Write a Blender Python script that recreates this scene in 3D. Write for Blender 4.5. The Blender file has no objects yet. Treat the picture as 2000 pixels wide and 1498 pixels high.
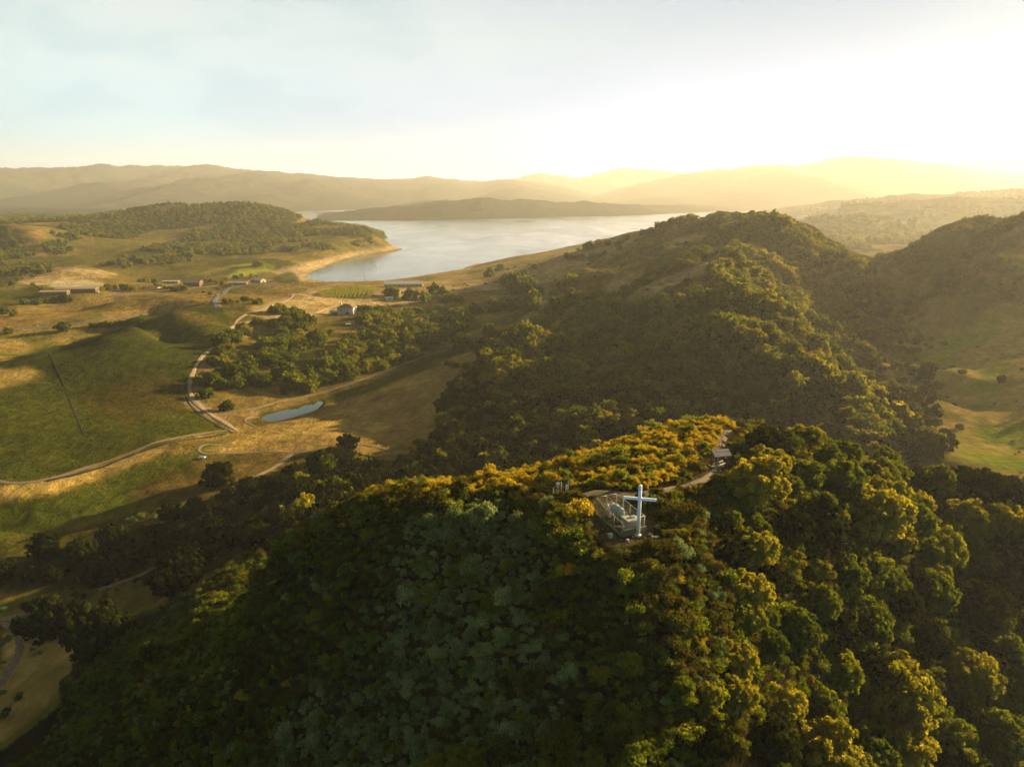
import bpy, math, random
import numpy as np
from mathutils import Vector, Matrix, Euler
random.seed(7); RNG = np.random.default_rng(11)
R = math.radians
SC = bpy.context.scene
COL = SC.collection

# ------------------------------------------------------------------ camera
CAMH = 130.0                      # drone height above the lake
FPX = 1400.0                      # focal length in pixels of the 2000 px wide photo
PITCH = R(15.0)
cam_d = bpy.data.cameras.new("Camera"); cam = bpy.data.objects.new("Camera", cam_d); COL.objects.link(cam)
cam.location = (0, 0, CAMH); cam.rotation_euler = (math.pi/2 - PITCH, 0, 0)
cam_d.sensor_width = 36; cam_d.lens = FPX/2000*36
cam_d.clip_start = 0.5; cam_d.clip_end = 60000
SC.camera = cam

# ------------------------------------------------------------------ light
SUN_AZ, SUN_EL = 58.0, 13.5       # degrees right of the view, above the horizon
EXPOSURE = 2.08
sd = bpy.data.lights.new("Sun", 'SUN'); sun = bpy.data.objects.new("Sun", sd); COL.objects.link(sun)
sd.energy = 5.0; sd.angle = R(0.6); sd.color = (1.0, 0.76, 0.41)
sdir = Vector((math.sin(R(SUN_AZ))*math.cos(R(SUN_EL)), math.cos(R(SUN_AZ))*math.cos(R(SUN_EL)), math.sin(R(SUN_EL))))
sun.rotation_euler = sdir.to_track_quat('Z', 'Y').to_euler()
sun.location = (300, 200, 300)

def N(nt, typ, **kw):
    n = nt.nodes.new(typ)
    for k, v in kw.items():
        if k == 'inp':
            for a, b in v.items(): n.inputs[a].default_value = b
        else: setattr(n, k, v)
    return n
def L(nt, a, b): nt.links.new(a, b)
def ramp(nt, fac, stops, interp='LINEAR'):
    n = nt.nodes.new('ShaderNodeValToRGB'); n.color_ramp.interpolation = interp
    e = n.color_ramp.elements
    while len(e) < len(stops): e.new(0.5)
    for i, (p, c) in enumerate(stops):
        e[i].position = p; e[i].color = (c[0], c[1], c[2], 1) if hasattr(c, '__len__') else (c, c, c, 1)
    L(nt, fac, n.inputs[0]); return n.outputs[0]
def mixc(nt, fac, a, b, bt='MIX'):
    n = nt.nodes.new('ShaderNodeMix'); n.data_type = 'RGBA'; n.blend_type = bt
    for i, v in ((0, fac), (6, a), (7, b)):
        if hasattr(v, 'is_linked'): L(nt, v, n.inputs[i])
        elif hasattr(v, '__len__'): n.inputs[i].default_value = (*v[:3], 1)
        else: n.inputs[i].default_value = v
    return n.outputs[2]
def mth(nt, op, a, b=None, c=None):
    n = nt.nodes.new('ShaderNodeMath'); n.operation = op
    for i, v in enumerate((a, b, c)):
        if v is None: continue
        if hasattr(v, 'is_linked'): L(nt, v, n.inputs[i])
        else: n.inputs[i].default_value = v
    return n.outputs[0]

w = bpy.data.worlds.new("World"); SC.world = w; w.use_nodes = True
nt = w.node_tree; nt.nodes.clear()
tc = N(nt, 'ShaderNodeTexCoord'); sep = N(nt, 'ShaderNodeSeparateXYZ'); L(nt, tc.outputs['Generated'], sep.inputs[0])
sky = N(nt, 'ShaderNodeTexSky', sky_type='NISHITA', sun_disc=False, sun_elevation=R(SUN_EL), sun_rotation=R(SUN_AZ),
        altitude=100.0, air_density=1.0, dust_density=2.0, ozone_density=1.0)
# thin high cloud veil: bright near the horizon, streaky, thinner overhead
mp = N(nt, 'ShaderNodeMapping'); L(nt, tc.outputs['Generated'], mp.inputs[0]); mp.inputs['Scale'].default_value = (1.0, 1.0, 3.6)
mp.inputs['Rotation'].default_value = (0.0, R(14), R(20))
nz = N(nt, 'ShaderNodeTexNoise', inp={'Scale': 4.2, 'Detail': 9.0, 'Roughness': 0.58, 'Distortion': 0.35}); L(nt, mp.outputs[0], nz.inputs['Vector'])
veil_hi = mth(nt, 'MULTIPLY', mth(nt, 'SUBTRACT', nz.outputs['Fac'], 0.36), 2.6)
dotn = N(nt, 'ShaderNodeVectorMath', operation='DOT_PRODUCT'); L(nt, tc.outputs['Generated'], dotn.inputs[0]); dotn.inputs[1].default_value = sdir
az = dotn.outputs['Value']
# cover: 1 at the horizon and towards the sun
hor = ramp(nt, sep.outputs[2], [(0.0, 1.0), (0.27, 1.0), (0.50, 0.40), (1.0, 0.12)], 'EASE')
cov = N(nt, 'ShaderNodeClamp'); L(nt, mth(nt, 'ADD', hor, mth(nt, 'MULTIPLY', mth(nt, 'SUBTRACT', veil_hi, 0.4), mth(nt, 'SUBTRACT', 1.0, hor))), cov.inputs[0])
glow = ramp(nt, az, [(0.0, 0.0), (0.35, 0.05), (0.70, 0.55), (0.90, 1.0)], 'EASE')
vlo = ramp(nt, az, [(0.0, (.29,.62,.80)), (0.12, (.27,.60,.80)), (0.5, (.0,.29,.72)), (0.85, (.0,.24,.95))])
vhi = ramp(nt, az, [(0.0, (.58,.70,.72)), (0.12, (.57,.69,.72)), (0.5, (.44,.58,.68)), (0.85, (.06,.28,.55))])
veilc = mixc(nt, 1.0, mixc(nt, ramp(nt, sep.outputs[2], [(0.02, 0.0), (0.20, 1.0)], 'EASE'), vlo, vhi), (7.5,7.5,7.5), 'MULTIPLY')
strk = ramp(nt, nz.outputs['Fac'], [(.38, (.80,.90,.95)), (.50, (.94,.98,1.0)), (.62, (1.0,1.0,1.0))], 'EASE')
veilc = mixc(nt, mth(nt, 'SUBTRACT', 1.0, mth(nt, 'MULTIPLY', glow, .6)), veilc, mixc(nt, 1.0, veilc, strk, 'MULTIPLY'))
elf = ramp(nt, sep.outputs[2], [(0.0, 1.0), (0.08, 0.90), (0.24, 0.72), (0.46, 0.17), (1.0, 0.06)])
veilc = mixc(nt, 1.0, veilc, elf, 'MULTIPLY')
back = ramp(nt, mth(nt, 'ADD', mth(nt, 'MULTIPLY', az, .5), .5), [(0.15, .45), (0.52, 1.0)])   # the sky opposite the sun is dimmer
veilc = mixc(nt, 1.0, veilc, back, 'MULTIPLY')
skc = mixc(nt, cov.outputs[0], mixc(nt, 1.0, sky.outputs[0], (.55,.55,.46), 'MULTIPLY'), veilc)
bg = N(nt, 'ShaderNodeBackground'); bg.inputs['Strength'].default_value = 0.05; L(nt, skc, bg.inputs[0])
wo = N(nt, 'ShaderNodeOutputWorld'); L(nt, bg.outputs[0], wo.inputs[0])

SC.view_settings.view_transform = 'Standard'; SC.view_settings.look = 'None'
SC.view_settings.exposure = EXPOSURE; SC.view_settings.gamma = 1.0
SC.render.engine = 'CYCLES'
cy = SC.cycles
cy.max_bounces = 5; cy.diffuse_bounces = 2; cy.glossy_bounces = 2; cy.transmission_bounces = 3; cy.volume_bounces = 0; cy.transparent_max_bounces = 4
cy.use_denoising = True
cy.sample_clamp_indirect = 4.0
cy.use_adaptive_sampling = True; cy.adaptive_threshold = 0.02
SC.render.use_persistent_data = False

# ------------------------------------------------------------------ projection helpers
cP, sP = math.cos(PITCH), math.sin(PITCH)
def ray(u, v):
    a = (np.asarray(u, float)-1000)/FPX; b = -(np.asarray(v, float)-749)/FPX
    y = cP + b*sP; z = -sP + b*cP
    return a/y, -z/y                       # p = x/Y ; s = drop per metre forward
def P3(u, v, Y):
    p, s = ray(u, v); return p*Y, Y, CAMH - s*Y
def proj(x, y, z):
    d = y*cP - (z-CAMH)*sP
    up = y*sP + (z-CAMH)*cP
    d = np.where(d < 0.1, 0.1, d)
    return 1000 + FPX*x/d, 749 - FPX*up/d, d

# ------------------------------------------------------------------ noise
def _h(ix, iy, s):
    n = (ix.astype(np.int64)*374761393 + iy.astype(np.int64)*668265263 + s*1274126177) & 0xffffffff
    n = ((n ^ (n >> 13))*1274126177) & 0xffffffff
    return ((n ^ (n >> 16)) & 0xffffff)/float(0xffffff)
def vnoise(x, y, s=0):
    ix = np.floor(x); iy = np.floor(y); fx = x-ix; fy = y-iy
    fx = fx*fx*fx*(fx*(fx*6-15)+10); fy = fy*fy*fy*(fy*(fy*6-15)+10)
    a = _h(ix, iy, s); b = _h(ix+1, iy, s); c = _h(ix, iy+1, s); d = _h(ix+1, iy+1, s)
    return (a*(1-fx)+b*fx)*(1-fy)+(c*(1-fx)+d*fx)*fy
def fbm(x, y, scale, octs=4, s=0, rough=0.5):
    out = 0; amp = 1; tot = 0; f = 1.0/scale
    for o in range(octs):
        out = out + amp*vnoise(x*f + 17.3*o, y*f - 9.1*o, s+o); tot += amp; amp *= rough; f *= 2.03
    return out/tot*2-1
def sstep(a, b, x):
    t = np.clip((x-a)/(b-a), 0, 1); return t*t*(3-2*t)

# ------------------------------------------------------------------ terrain control points (u, v, forward metres)
CTRL = [
 # near hill: top, crest, flanks
 (1246,1047,78),(1170,990,84),(1205,1045,76),(1150,965,88),(1090,972,92),(1300,960,90),(1380,935,98),(1400,915,104),(1420,852,120),(1440,822,133),
 (1300,834,130),(1350,826,133),(1230,860,125),(1160,888,119),(1060,912,114),(1000,925,112),(850,948,109),(760,960,108),(700,975,107),(620,1022,101),(550,1072,97),
 (1000,1000,92),(850,1020,90),(1100,1050,80),(700,1050,92),(600,1110,92),(500,1210,96),(400,1310,100),(250,1420,104),(700,1200,82),(700,1400,72),(900,1100,82),(900,1300,66),(900,1498,57),
 (1100,1150,70),(1100,1300,62),(1200,1400,57),(1200,1498,51),(1350,1100,72),(500,1400,84),(350,1498,86),(600,1498,68),
 (1500,1000,92),(1600,985,100),(1500,900,112),(1550,880,122),(1500,1200,78),(1500,1400,66),(1350,1300,60),(1400,1498,54),
 (1640,920,120),(1700,1100,104),(1700,1300,86),(1700,1498,74),(1900,1130,124),(1750,990,118),(1800,985,134),(1900,960,142),(2000,975,142),(2000,1200,118),(1950,1400,98),
 (1820,930,150),(2000,1498,90),
 # left canyon and valley floor
 (0,1330,140),(60,1420,126),(0,1498,112),(150,1150,185),(0,1200,176),(300,1100,200),(120,1300,140),(250,1290,130),(300,1180,165),(400,1120,160),(480,1060,185),(200,1040,225),(0,1040,232),(600,980,215),
 (0,940,262),(200,905,285),(330,870,300),(460,845,330),(560,935,262),(480,900,285),(700,900,285),(760,960,240),(640,850,320),(870,905,262),(1000,890,262),
 (570,803,381),(500,800,378),(630,800,392),
 (0,800,350),(100,750,400),(0,705,440),(200,800,362),(200,655,478),(60,692,452),(270,630,520),(380,602,600),(330,612,572),(430,592,640),(500,595,650),(350,700,452),(300,760,400),(420,800,380),(400,650,520),(100,690,452),
 (110,637,590),(200,625,612),(300,612,690),(0,655,560),(0,620,640),(150,605,690),(330,580,745),(420,575,765),(220,585,740),
 (450,700,470),(430,760,412),(570,760,425),(640,700,482),(540,640,575),(600,600,690),(560,580,760),(640,565,800),(685,572,800),(740,585,770),(672,612,660),(760,650,570),(850,620,660),(720,720,470),(830,690,520),(900,640,600),
 (750,770,400),(850,720,440),(950,680,470),(800,800,362),(800,870,312),(880,830,332),
 # far-left basin
 (150,566,866),(60,600,760),(0,575,820),(300,560,880),(400,553,930),(470,548,980),(520,560,900),(560,545,960),
 (100,523,1050),(150,520,1060),(200,528,1060),(0,560,960),(260,545,1040),(300,520,1200),(430,520,1200),(500,510,1230),(580,515,1220),(400,490,1400),(300,500,1300),
 (0,520,1200),(90,495,1350),(0,490,1400),(150,490,1420),
 # wooded hill on the left (L1)
 (150,432,2100),(250,413,2080),(330,399,2050),(420,401,2050),(500,398,2050),(560,416,2000),(588,433,1950),(350,450,1720),(450,455,1700),(250,460,1650),(520,450,1720),(600,475,1450),
 (0,438,1500),(40,443,1480),(90,470,1440),(0,470,1420),
 (60,425,2500),(0,428,2600),(150,425,2800),(-300,425,2400),
 # lake point (L2)
 (640,434,1820),(700,440,1780),(735,455,1740),(680,470,1560),(620,450,1700),(560,470,1550),(480,480,1480),(600,500,1370),(660,488,1440),(690,492,1440),
 (600,528,1210),(570,530,1190),(640,548,1075),(700,550,1085),
 # shore right of the lake arm
 (760,550,1080),(830,545,1110),(900,540,1130),(950,520,1260),(1000,515,1240),(1050,492,1500),(1100,500,1330),(1140,480,1650),(1200,466,1900),(1000,560,880),(930,575,800),(950,600,710),(1050,560,850),(860,560,850),
 # big wooded hill
 (1290,440,950),(1350,428,910),(1400,428,880),(1450,424,850),(1490,426,840),(1530,440,840),(1398,500,548),(1385,520,525),(1350,540,520),(1425,580,432),(1480,660,368),(1560,740,328),(1640,815,298),(1440,478,690),(1320,530,590),(1230,578,540),(1150,600,520),(1200,520,760),(1150,540,740),(1250,490,820),(1100,580,600),
 (1050,620,520),(1000,660,455),(1200,660,425),(1200,800,318),(1000,800,322),(1340,650,425),(1400,740,352),(1500,800,318),(1400,800,316),(1300,880,262),(1100,880,262),(1450,900,240),
 (1560,620,520),(1500,560,600),(1650,690,445),(1720,770,392),(1600,850,300),(1790,840,335),(1660,560,640),(1620,490,790),(1740,640,560),(1700,900,262),(1550,560,600),(1850,900,270),
 # right valley and right hill
 (1900,800,372),(2000,880,300),(2000,800,350),(1840,720,460),(1760,620,640),(1720,550,760),(1700,520,880),(1900,650,520),(2000,640,480),(2000,740,390),(2000,422,640),(1900,444,700),(1820,463,760),(1735,498,820),
 (1950,520,560),(1850,550,640),(2120,500,610),(2300,580,520),(2500,600,380),(2500,900,220),(2500,1200,110),(2300,1100,130),
 (1340,436,915),(1240,452,1000),(1510,421,845),(1580,452,830),(1420,416,870),
]
CTRL3 = [P3(*c) for c in CTRL]
def hid(p, Y, z): CTRL3.append((p*Y, Y, z))
for p, Y, z in [(-.60,545,15),(-.55,580,15),(-.50,635,20),(-.42,720,22),(.28,600,72),(.30,640,74),(-.65,505,14),(-.586,1130,10),(-.586,985,9),(-.53,1110,10),(-.64,1120,9),(-.69,720,10),(-.55,790,10),(-.62,760,9),(-.47,850,12),(-.34,960,9),(-.35,820,10),(-.05,150,60),(.08,165,58),(.2,170,60),(.3,165,62),(.4,185,45),(-.15,140,55),(-.25,135,48),(.0,200,30),(.2,225,26),(.35,225,27),(.55,200,30),(.7,220,25),(.6,260,14),
                (-.36,560,18),(-.5,520,17),(-.7,480,18),(-.3,800,15),(-.6,1150,14),(-.7,1250,14),
                (-.6,2600,30),(-.4,2500,35),(-.3,2600,5),(-.4,3200,10),(-.25,1950,20),(-.9,2000,40),(-1.2,1200,40),(-1.2,600,25),(-1.2,300,20),(-1.2,150,25),(-1.2,80,30),(-1.2,30,60),
                (.2,1100,40),(.3,1150,30),(.4,1000,28),(.25,1400,10),(.35,1800,10),(.45,1300,12),(.5,1600,12),(.6,2000,12),(.7,1600,14),(.45,2400,10),(.6,3000,12),(.9,2500,20),(1.2,1500,30),(1.2,800,32),(1.4,400,25),(.95,620,40),(1.1,1200,25),
                (.6,1100,30),(.7,1000,48),(.55,1000,28),
                (-.6,45,44),(-.3,38,62),(0,32,74),(.3,35,72),(.6,50,62),(1.0,60,40),(1.4,60,35),(0,20,76),(-1.2,20,60),(1.4,20,60),(.9,100,38),(1.3,160,30),(-.9,140,24),(-.8,220,16),
                (-.5,5000,30),(0,5000,5),(.6,5000,10),(1.3,4000,30),(-1.3,4000,60),(-.6,12000,50),(0,12000,20),(.6,12000,20),(1.3,10000,60)]:
    hid(p, Y, z)
CA = np.array(CTRL3); CX = np.stack([CA[:,0]/CA[:,1], np.log(CA[:,1])], 1); CZ = CA[:,2]
def kern(r): return np.sqrt(r*r + 0.015**2)*1.0
_d = np.sqrt(((CX[:,None]-CX[None])**2).sum(-1))
_n = len(CX); A = np.zeros((_n+3, _n+3)); A[:_n,:_n] = kern(_d) - np.eye(_n)*0.006
A[:_n,_n] = 1; A[:_n,_n+1:] = CX; A[_n,:_n] = 1; A[_n+1:,:_n] = CX.T
WT = np.linalg.solve(A, np.concatenate([CZ, np.zeros(3)]))
def base_eval(p, l):
    out = np.empty(p.size); pf = p.ravel(); lf = l.ravel()
    for i in range(0, pf.size, 20000):
        q = np.stack([pf[i:i+20000], lf[i:i+20000]], 1)
        k = kern(np.sqrt(((q[:,None]-CX[None])**2).sum(-1)))
        out[i:i+20000] = k@WT[:_n] + WT[_n] + q@WT[_n+1:]
    return out.reshape(p.shape)
PMIN, PMAX, LMIN, LMAX = -1.25, 1.55, math.log(18.0), math.log(15500.0)
NP_, NL = 760, 1000
def upsample(g, n0, n1):
    a = np.linspace(0, g.shape[0]-1, n0); b = np.linspace(0, g.shape[1]-1, n1)
    def cub(g, t):
        i = np.clip(np.floor(t).astype(int), 0, g.shape[0]-2); f = (t-i)[:,None]
        g0 = g[np.clip(i-1,0,None)]; g1 = g[i]; g2 = g[i+1]; g3 = g[np.clip(i+2,None,g.shape[0]-1)]
        return g1 + 0.5*f*((g2-g0) + f*(2*g0-5*g1+4*g2-g3 + f*(3*(g1-g2)+g3-g0)))
    return cub(cub(g, a).T, b).T
_pc, _lc = np.meshgrid(np.linspace(PMIN, PMAX, 190), np.linspace(LMIN, LMAX, 250))
ZB = upsample(base_eval(_pc, _lc), NL, NP_)
for _ in range(2):                                    # light smoothing
    ZB[1:-1,1:-1] = (ZB[1:-1,1:-1]*4+ZB[2:,1:-1]+ZB[:-2,1:-1]+ZB[1:-1,2:]+ZB[1:-1,:-2])/8
GP, GL = np.meshgrid(np.linspace(PMIN, PMAX, NP_), np.linspace(LMIN, LMAX, NL))
GY = np.exp(GL); GX = GP*GY

# lake outline (pixels on the water surface z = 0)
LAKE_PX = [(600,545),(640,551),(700,550),(760,547),(830,538),(905,526),(912,521),(960,511),(1000,505),(1060,493),(1110,484),(1140,475),(1190,465),(1250,454),(1320,441),(1400,428),(1470,417),(1530,408),
           (1500,403),(1400,399),(1200,396),(1000,396),(800,396),(640,398),(570,404),(552,412),(575,424),(620,432),(690,440),(750,455),(753,464),(738,469),(756,473),(748,479),(765,482),(783,487),(768,492),(730,496),(692,503),(655,514),(618,527),(597,538)]
def px_poly(pts, z=0.0):
    out = []
    for u, v in pts:
        p, s = ray(u, v); out.append((float(p), math.log((CAMH-z)/float(s))))
    return np.array(out)
def poly_sd(px, py, poly):
    """signed distance, negative inside"""
    d = np.full(px.shape, 1e9); ins = np.zeros(px.shape, bool); n = len(poly)
    for i in range(n):
        ax, ay = poly[i]; bx, by = poly[(i+1) % n]; ex, ey = bx-ax, by-ay
        t = np.clip(((px-ax)*ex+(py-ay)*ey)/(ex*ex+ey*ey+1e-12), 0, 1)
        d = np.minimum(d, np.hypot(px-ax-t*ex, py-ay-t*ey))
        c = ((ay > py) != (by > py)) & (px < ex*(py-ay)/(ey if abs(ey) > 1e-12 else 1e-12)+ax)
        ins ^= c
    return np.where(ins, -d, d)
def in_poly(px, py, poly):
    ins = np.zeros(px.shape, bool); n = len(poly)
    for i in range(n):
        ax, ay = poly[i]; bx, by = poly[(i+1) % n]
        dy = (by-ay) if abs(by-ay) > 1e-9 else 1e-9
        ins ^= ((ay > py) != (by > py)) & (px < (bx-ax)*(py-ay)/dy+ax)
    return ins
def polyline_d(px, py, pts):
    d = np.full(px.shape, 1e9)
    for i in range(len(pts)-1):
        ax, ay = pts[i]; bx, by = pts[i+1]; ex, ey = bx-ax, by-ay
        t = np.clip(((px-ax)*ex+(py-ay)*ey)/(ex*ex+ey*ey+1e-12), 0, 1)
        d = np.minimum(d, np.hypot(px-ax-t*ex, py-ay-t*ey))
    return d
lake_poly = px_poly(LAKE_PX)
SDL = poly_sd(GP, GL, lake_poly)
SDL += fbm(GX, GY, 60, 3, 91)*0.004
# noise amplitude grows with distance
nz1 = fbm(GX, GY, 90, 5, 3)*3.0*sstep(150, 700, GY)*(1-0.5*sstep(1500,3000,GY)) + fbm(GX, GY, 26, 4, 5)*0.9*sstep(60, 200, GY)*(1-sstep(900,2500,GY)) + fbm(GX, GY, 7, 3, 8)*0.28*(1-sstep(300, 600, GY))
# gullies and spurs running down the big wooded hill
gm = sstep(300, 420, GY)*(1-sstep(820, 1000, GY))*sstep(-.05, .06, GP)*(1-sstep(.62, .75, GP))
gx = GX*.80+GY*.6; gy = -GX*.6+GY*.8
gl = np.abs(fbm(gx, gy*.45, 95, 4, 21, .5)); nz1 = nz1 + gm*(gl*44-9.5)*(1-.8*sstep(78, 100, ZB)) + gm*fbm(GX, GY, 38, 3, 23)*2.6
# low swells across the left basin
sm_ = sstep(520, 700, GY)*(1-sstep(1300, 1700, GY))*(1-sstep(-.30, -.15, GP)); nz1 = nz1 + sm_*fbm(GX*.6+GY*.4, GY, 150, 3, 27)*7
Z = ZB + nz1
# pull valley floors above water
Z = np.where(GY > 900, np.maximum(Z, 2.5 + 1.5*fbm(GX, GY, 120, 3, 44)), np.maximum(Z, 8))
Z = np.where(SDL < 0, -0.2 - 6*sstep(0, 0.03, -SDL), 0.25 + (Z-0.25)*sstep(-0.004, 0.035, SDL))

# far ridges: crest pixels, crest distance, front half-width
RIDGES = [
 ([(-700,330),(-300,318),(0,329),(60,331),(130,331),(170,327),(205,323),(240,325),(330,320),(380,321),(440,328),(500,333),(560,341),(600,341),(640,346),(700,350),(760,351),(800,349),(835,343),(870,349),(935,353),(1000,352),(1060,357),(1100,364),(1140,376),(1200,392),(1260,405)], [(-700,8600),(600,9200),(1200,9800)], 4300, 0.10, 1),
 ([(800,372),(900,362),(960,356),(1000,350),(1030,342),(1055,337),(1075,341),(1100,343),(1130,349),(1160,341),(1215,327),(1250,329),(1290,333),(1330,338),(1400,338),(1600,336),(1800,326),(1850,318),(1930,308),(2000,300),(2200,294),(2900,300)], [(800,12500),(2900,12500)], 2300, 0.05, 2),
 ([(1030,405),(1100,395),(1180,377),(1250,358),(1340,340),(1380,334),(1420,332),(1500,322),(1560,320),(1600,314),(1650,307),(1690,305),(1730,307),(1760,312),(1830,320),(1900,331),(2000,343),(2200,350),(2900,350)], [(1030,9600),(1500,9300),(2900,8600)], 3600, 0.08, 3),
 ([(600,428),(640,419),(700,409),(730,406),(760,404),(800,402),(830,397),(865,392),(885,394),(910,390),(940,385),(960,388),(985,392),(1020,389),(1050,391),(1080,395),(1100,396),(1150,394),(1200,397),(1250,399),(1300,402),(1350,400),(1400,405),(1450,406),(1500,405),(1560,402)], [(600,3950),(840,3950),(1000,4200),(1250,4750),(1500,5900)], 600, 0.10, 4),
 ([(700,410),(770,403),(800,398),(840,392),(880,391),(930,394),(1000,400)], [(700,4900),(1000,4900)], 500, 0.1, 7),
 ([(1500,412),(1560,402),(1600,396),(1640,391),(1690,388),(1720,385),(1780,378),(1800,380),(1850,380),(1890,374),(1930,374),(2000,370),(2200,362),(2900,360)], [(1500,4700),(1700,3900),(2900,3300)], 800, 0.12, 5),
 ([(1560,432),(1600,425),(1650,423),(1700,418),(1740,424),(1790,430)], [(1560,2500),(1790,2300)], 260, 0.1, 6),
 ([(1640,402),(1720,398),(1800,390),(1860,385),(1930,388),(2000,385),(2400,380)], [(1640,3000),(2400,2600)], 500, 0.12, 8),
]
for pts, ys, W, na, sdd in RIDGES:
    pu = np.array([c[0] for c in pts], float); pv = np.array([c[1] for c in pts], float)
    yu = np.interp(pu, [c[0] for c in ys], [c[1] for c in ys])
    pp, ss = ray(pu, pv); zc = CAMH - ss*yu
    Yc = np.interp(GP, pp, yu); zcg = np.interp(GP, pp, zc, left=-50, right=-50)
    Yw = Yc + fbm(GX, GY*0+sdd*99, 700, 3, sdd)*W*0.25
    t = (GY-Yw)/np.where(GY < Yw, W, W*1.3)
    prof = np.clip(1-np.abs(t), 0, 1); prof = prof**1.15
    rn = 1-np.abs(fbm(GX, GY, W*0.42, 5, 30+sdd, 0.55)); 
    gul = (rn-0.75)*1.6*np.clip(np.abs(t)*3, 0, 1)*np.clip(prof*3, 0, 1)
    zr = zcg*(prof + 0.42*gul*prof**0.4) + fbm(GX, GY, 60, 3, 50+sdd)*zcg.clip(0)*na*0.3*prof + (fbm(GX, GY, 140, 4, 60+sdd, .65)*.05*zcg.clip(0) + fbm(GX, GY*.5, 45, 2, 66+sdd)*(3+Yc*.0009))*np.clip(prof*1.5, 0, 1)
    zr = np.where(prof > 0, zr, -50)
    Z = np.where(zr > Z, zr, Z)

def zat(x, y):
    x = np.asarray(x, float); y = np.maximum(np.asarray(y, float), 18.5)
    fi = (np.log(y)-LMIN)/(LMAX-LMIN)*(NL-1); fj = (x/y-PMIN)/(PMAX-PMIN)*(NP_-1)
    fi = np.clip(fi, 0, NL-1.001); fj = np.clip(fj, 0, NP_-1.001)
    i = fi.astype(int); j = fj.astype(int); a = fi-i; b = fj-j
    return (Z[i,j]*(1-b)+Z[i,j+1]*b)*(1-a)+(Z[i+1,j]*(1-b)+Z[i+1,j+1]*b)*a
def hit(u, v, ymin=25.0, ymax=15000.0):
    """first ground point met by the ray through photo pixel (u, v)"""
    p, s = ray(u, v); ys = np.exp(np.linspace(math.log(ymin), math.log(ymax), 6000))
    d = CAMH - s*ys - zat(p*ys, ys)
    k = np.argmax(d < 0)
    if d[k] >= 0: k = int(np.argmin(d))
    if k > 0 and d[k] < 0:
        f = d[k-1]/(d[k-1]-d[k]); Y = ys[k-1]+(ys[k]-ys[k-1])*f
    else: Y = ys[k]
    x = float(p*Y); return Vector((x, float(Y), float(zat(x, Y))))
def flatten(cx, cy, r, z, soft=2.0):
    global Z
    d = np.hypot(GX-cx, GY-cy); m = 1-sstep(r, r*soft, d); Z = Z*(1-m)+z*m
def tag(o, label=None, cat=None, group=None, kind=None):
    if label: o['label'] = label
    if cat: o['category'] = cat
    if group: o['group'] = group
    if kind: o['kind'] = kind
    return o
def mesh_np(name, verts, faces, fmat=None):
    """faces: (n,3) or (n,4) int array"""
    me = bpy.data.meshes.new(name); verts = np.asarray(verts, np.float32); faces = np.asarray(faces, np.int32)
    k = faces.shape[1]
    me.vertices.add(len(verts)); me.vertices.foreach_set('co', verts.ravel())
    me.loops.add(faces.size); me.loops.foreach_set('vertex_index', faces.ravel())
    me.polygons.add(len(faces)); me.polygons.foreach_set('loop_start', np.arange(0, faces.size, k, dtype=np.int32))
    me.polygons.foreach_set('loop_total', np.full(len(faces), k, np.int32))
    if fmat is not None: me.polygons.foreach_set('material_index', np.asarray(fmat, np.int32))
    me.update(calc_edges=True); return me
# ------------------------------------------------------------------ level pads under built things (before the mesh is made)
def pad_px(u, v, r, dz=0.0, soft=2.0):
    h = hit(u, v); flatten(h.x, h.y, r, h.z+dz, soft); return hit(u, v)
pad_px(1205, 1022, 7.0, 0, 1.8)
pad_px(1405, 905, 3.5)
POND_C = hit(566, 806); POND_Z = POND_C.z - 0.6
POND_PX = [(509,817),(516,811),(530,807),(548,802),(566,798),(584,795),(602,789),(618,784),(628,783),(632,787),(626,793),(620,799),(606,805),(592,809),(574,815),(556,820),(540,823),(524,823),(513,821)]
_pp = []
for _u, _v in POND_PX:
    _p, _s = ray(_u, _v); _p = float(_p); _Y = (CAMH-POND_Z)/float(_s); _pp.append((_p, math.log(_Y)))
SDP = poly_sd(GP, GL, _pp)
Z = np.where(SDP < 0, np.minimum(Z, POND_Z - 1.2*sstep(0, .01, -SDP)), np.where(SDP < 0.03, POND_Z+0.15 + (Z-POND_Z-0.15)*sstep(0, .03, SDP), Z))
VIN_C = hit(684, 571); flatten(VIN_C.x, VIN_C.y, 45, VIN_C.z, 1.5)
VIN_C = Vector((VIN_C.x, VIN_C.y, float(zat(VIN_C.x, VIN_C.y))))
for u, v, r in [(672,612,14),(150,568,30),(383,556,12),(505,549,12),(790,556,22)]:
    pad_px(u, v, r)

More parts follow.
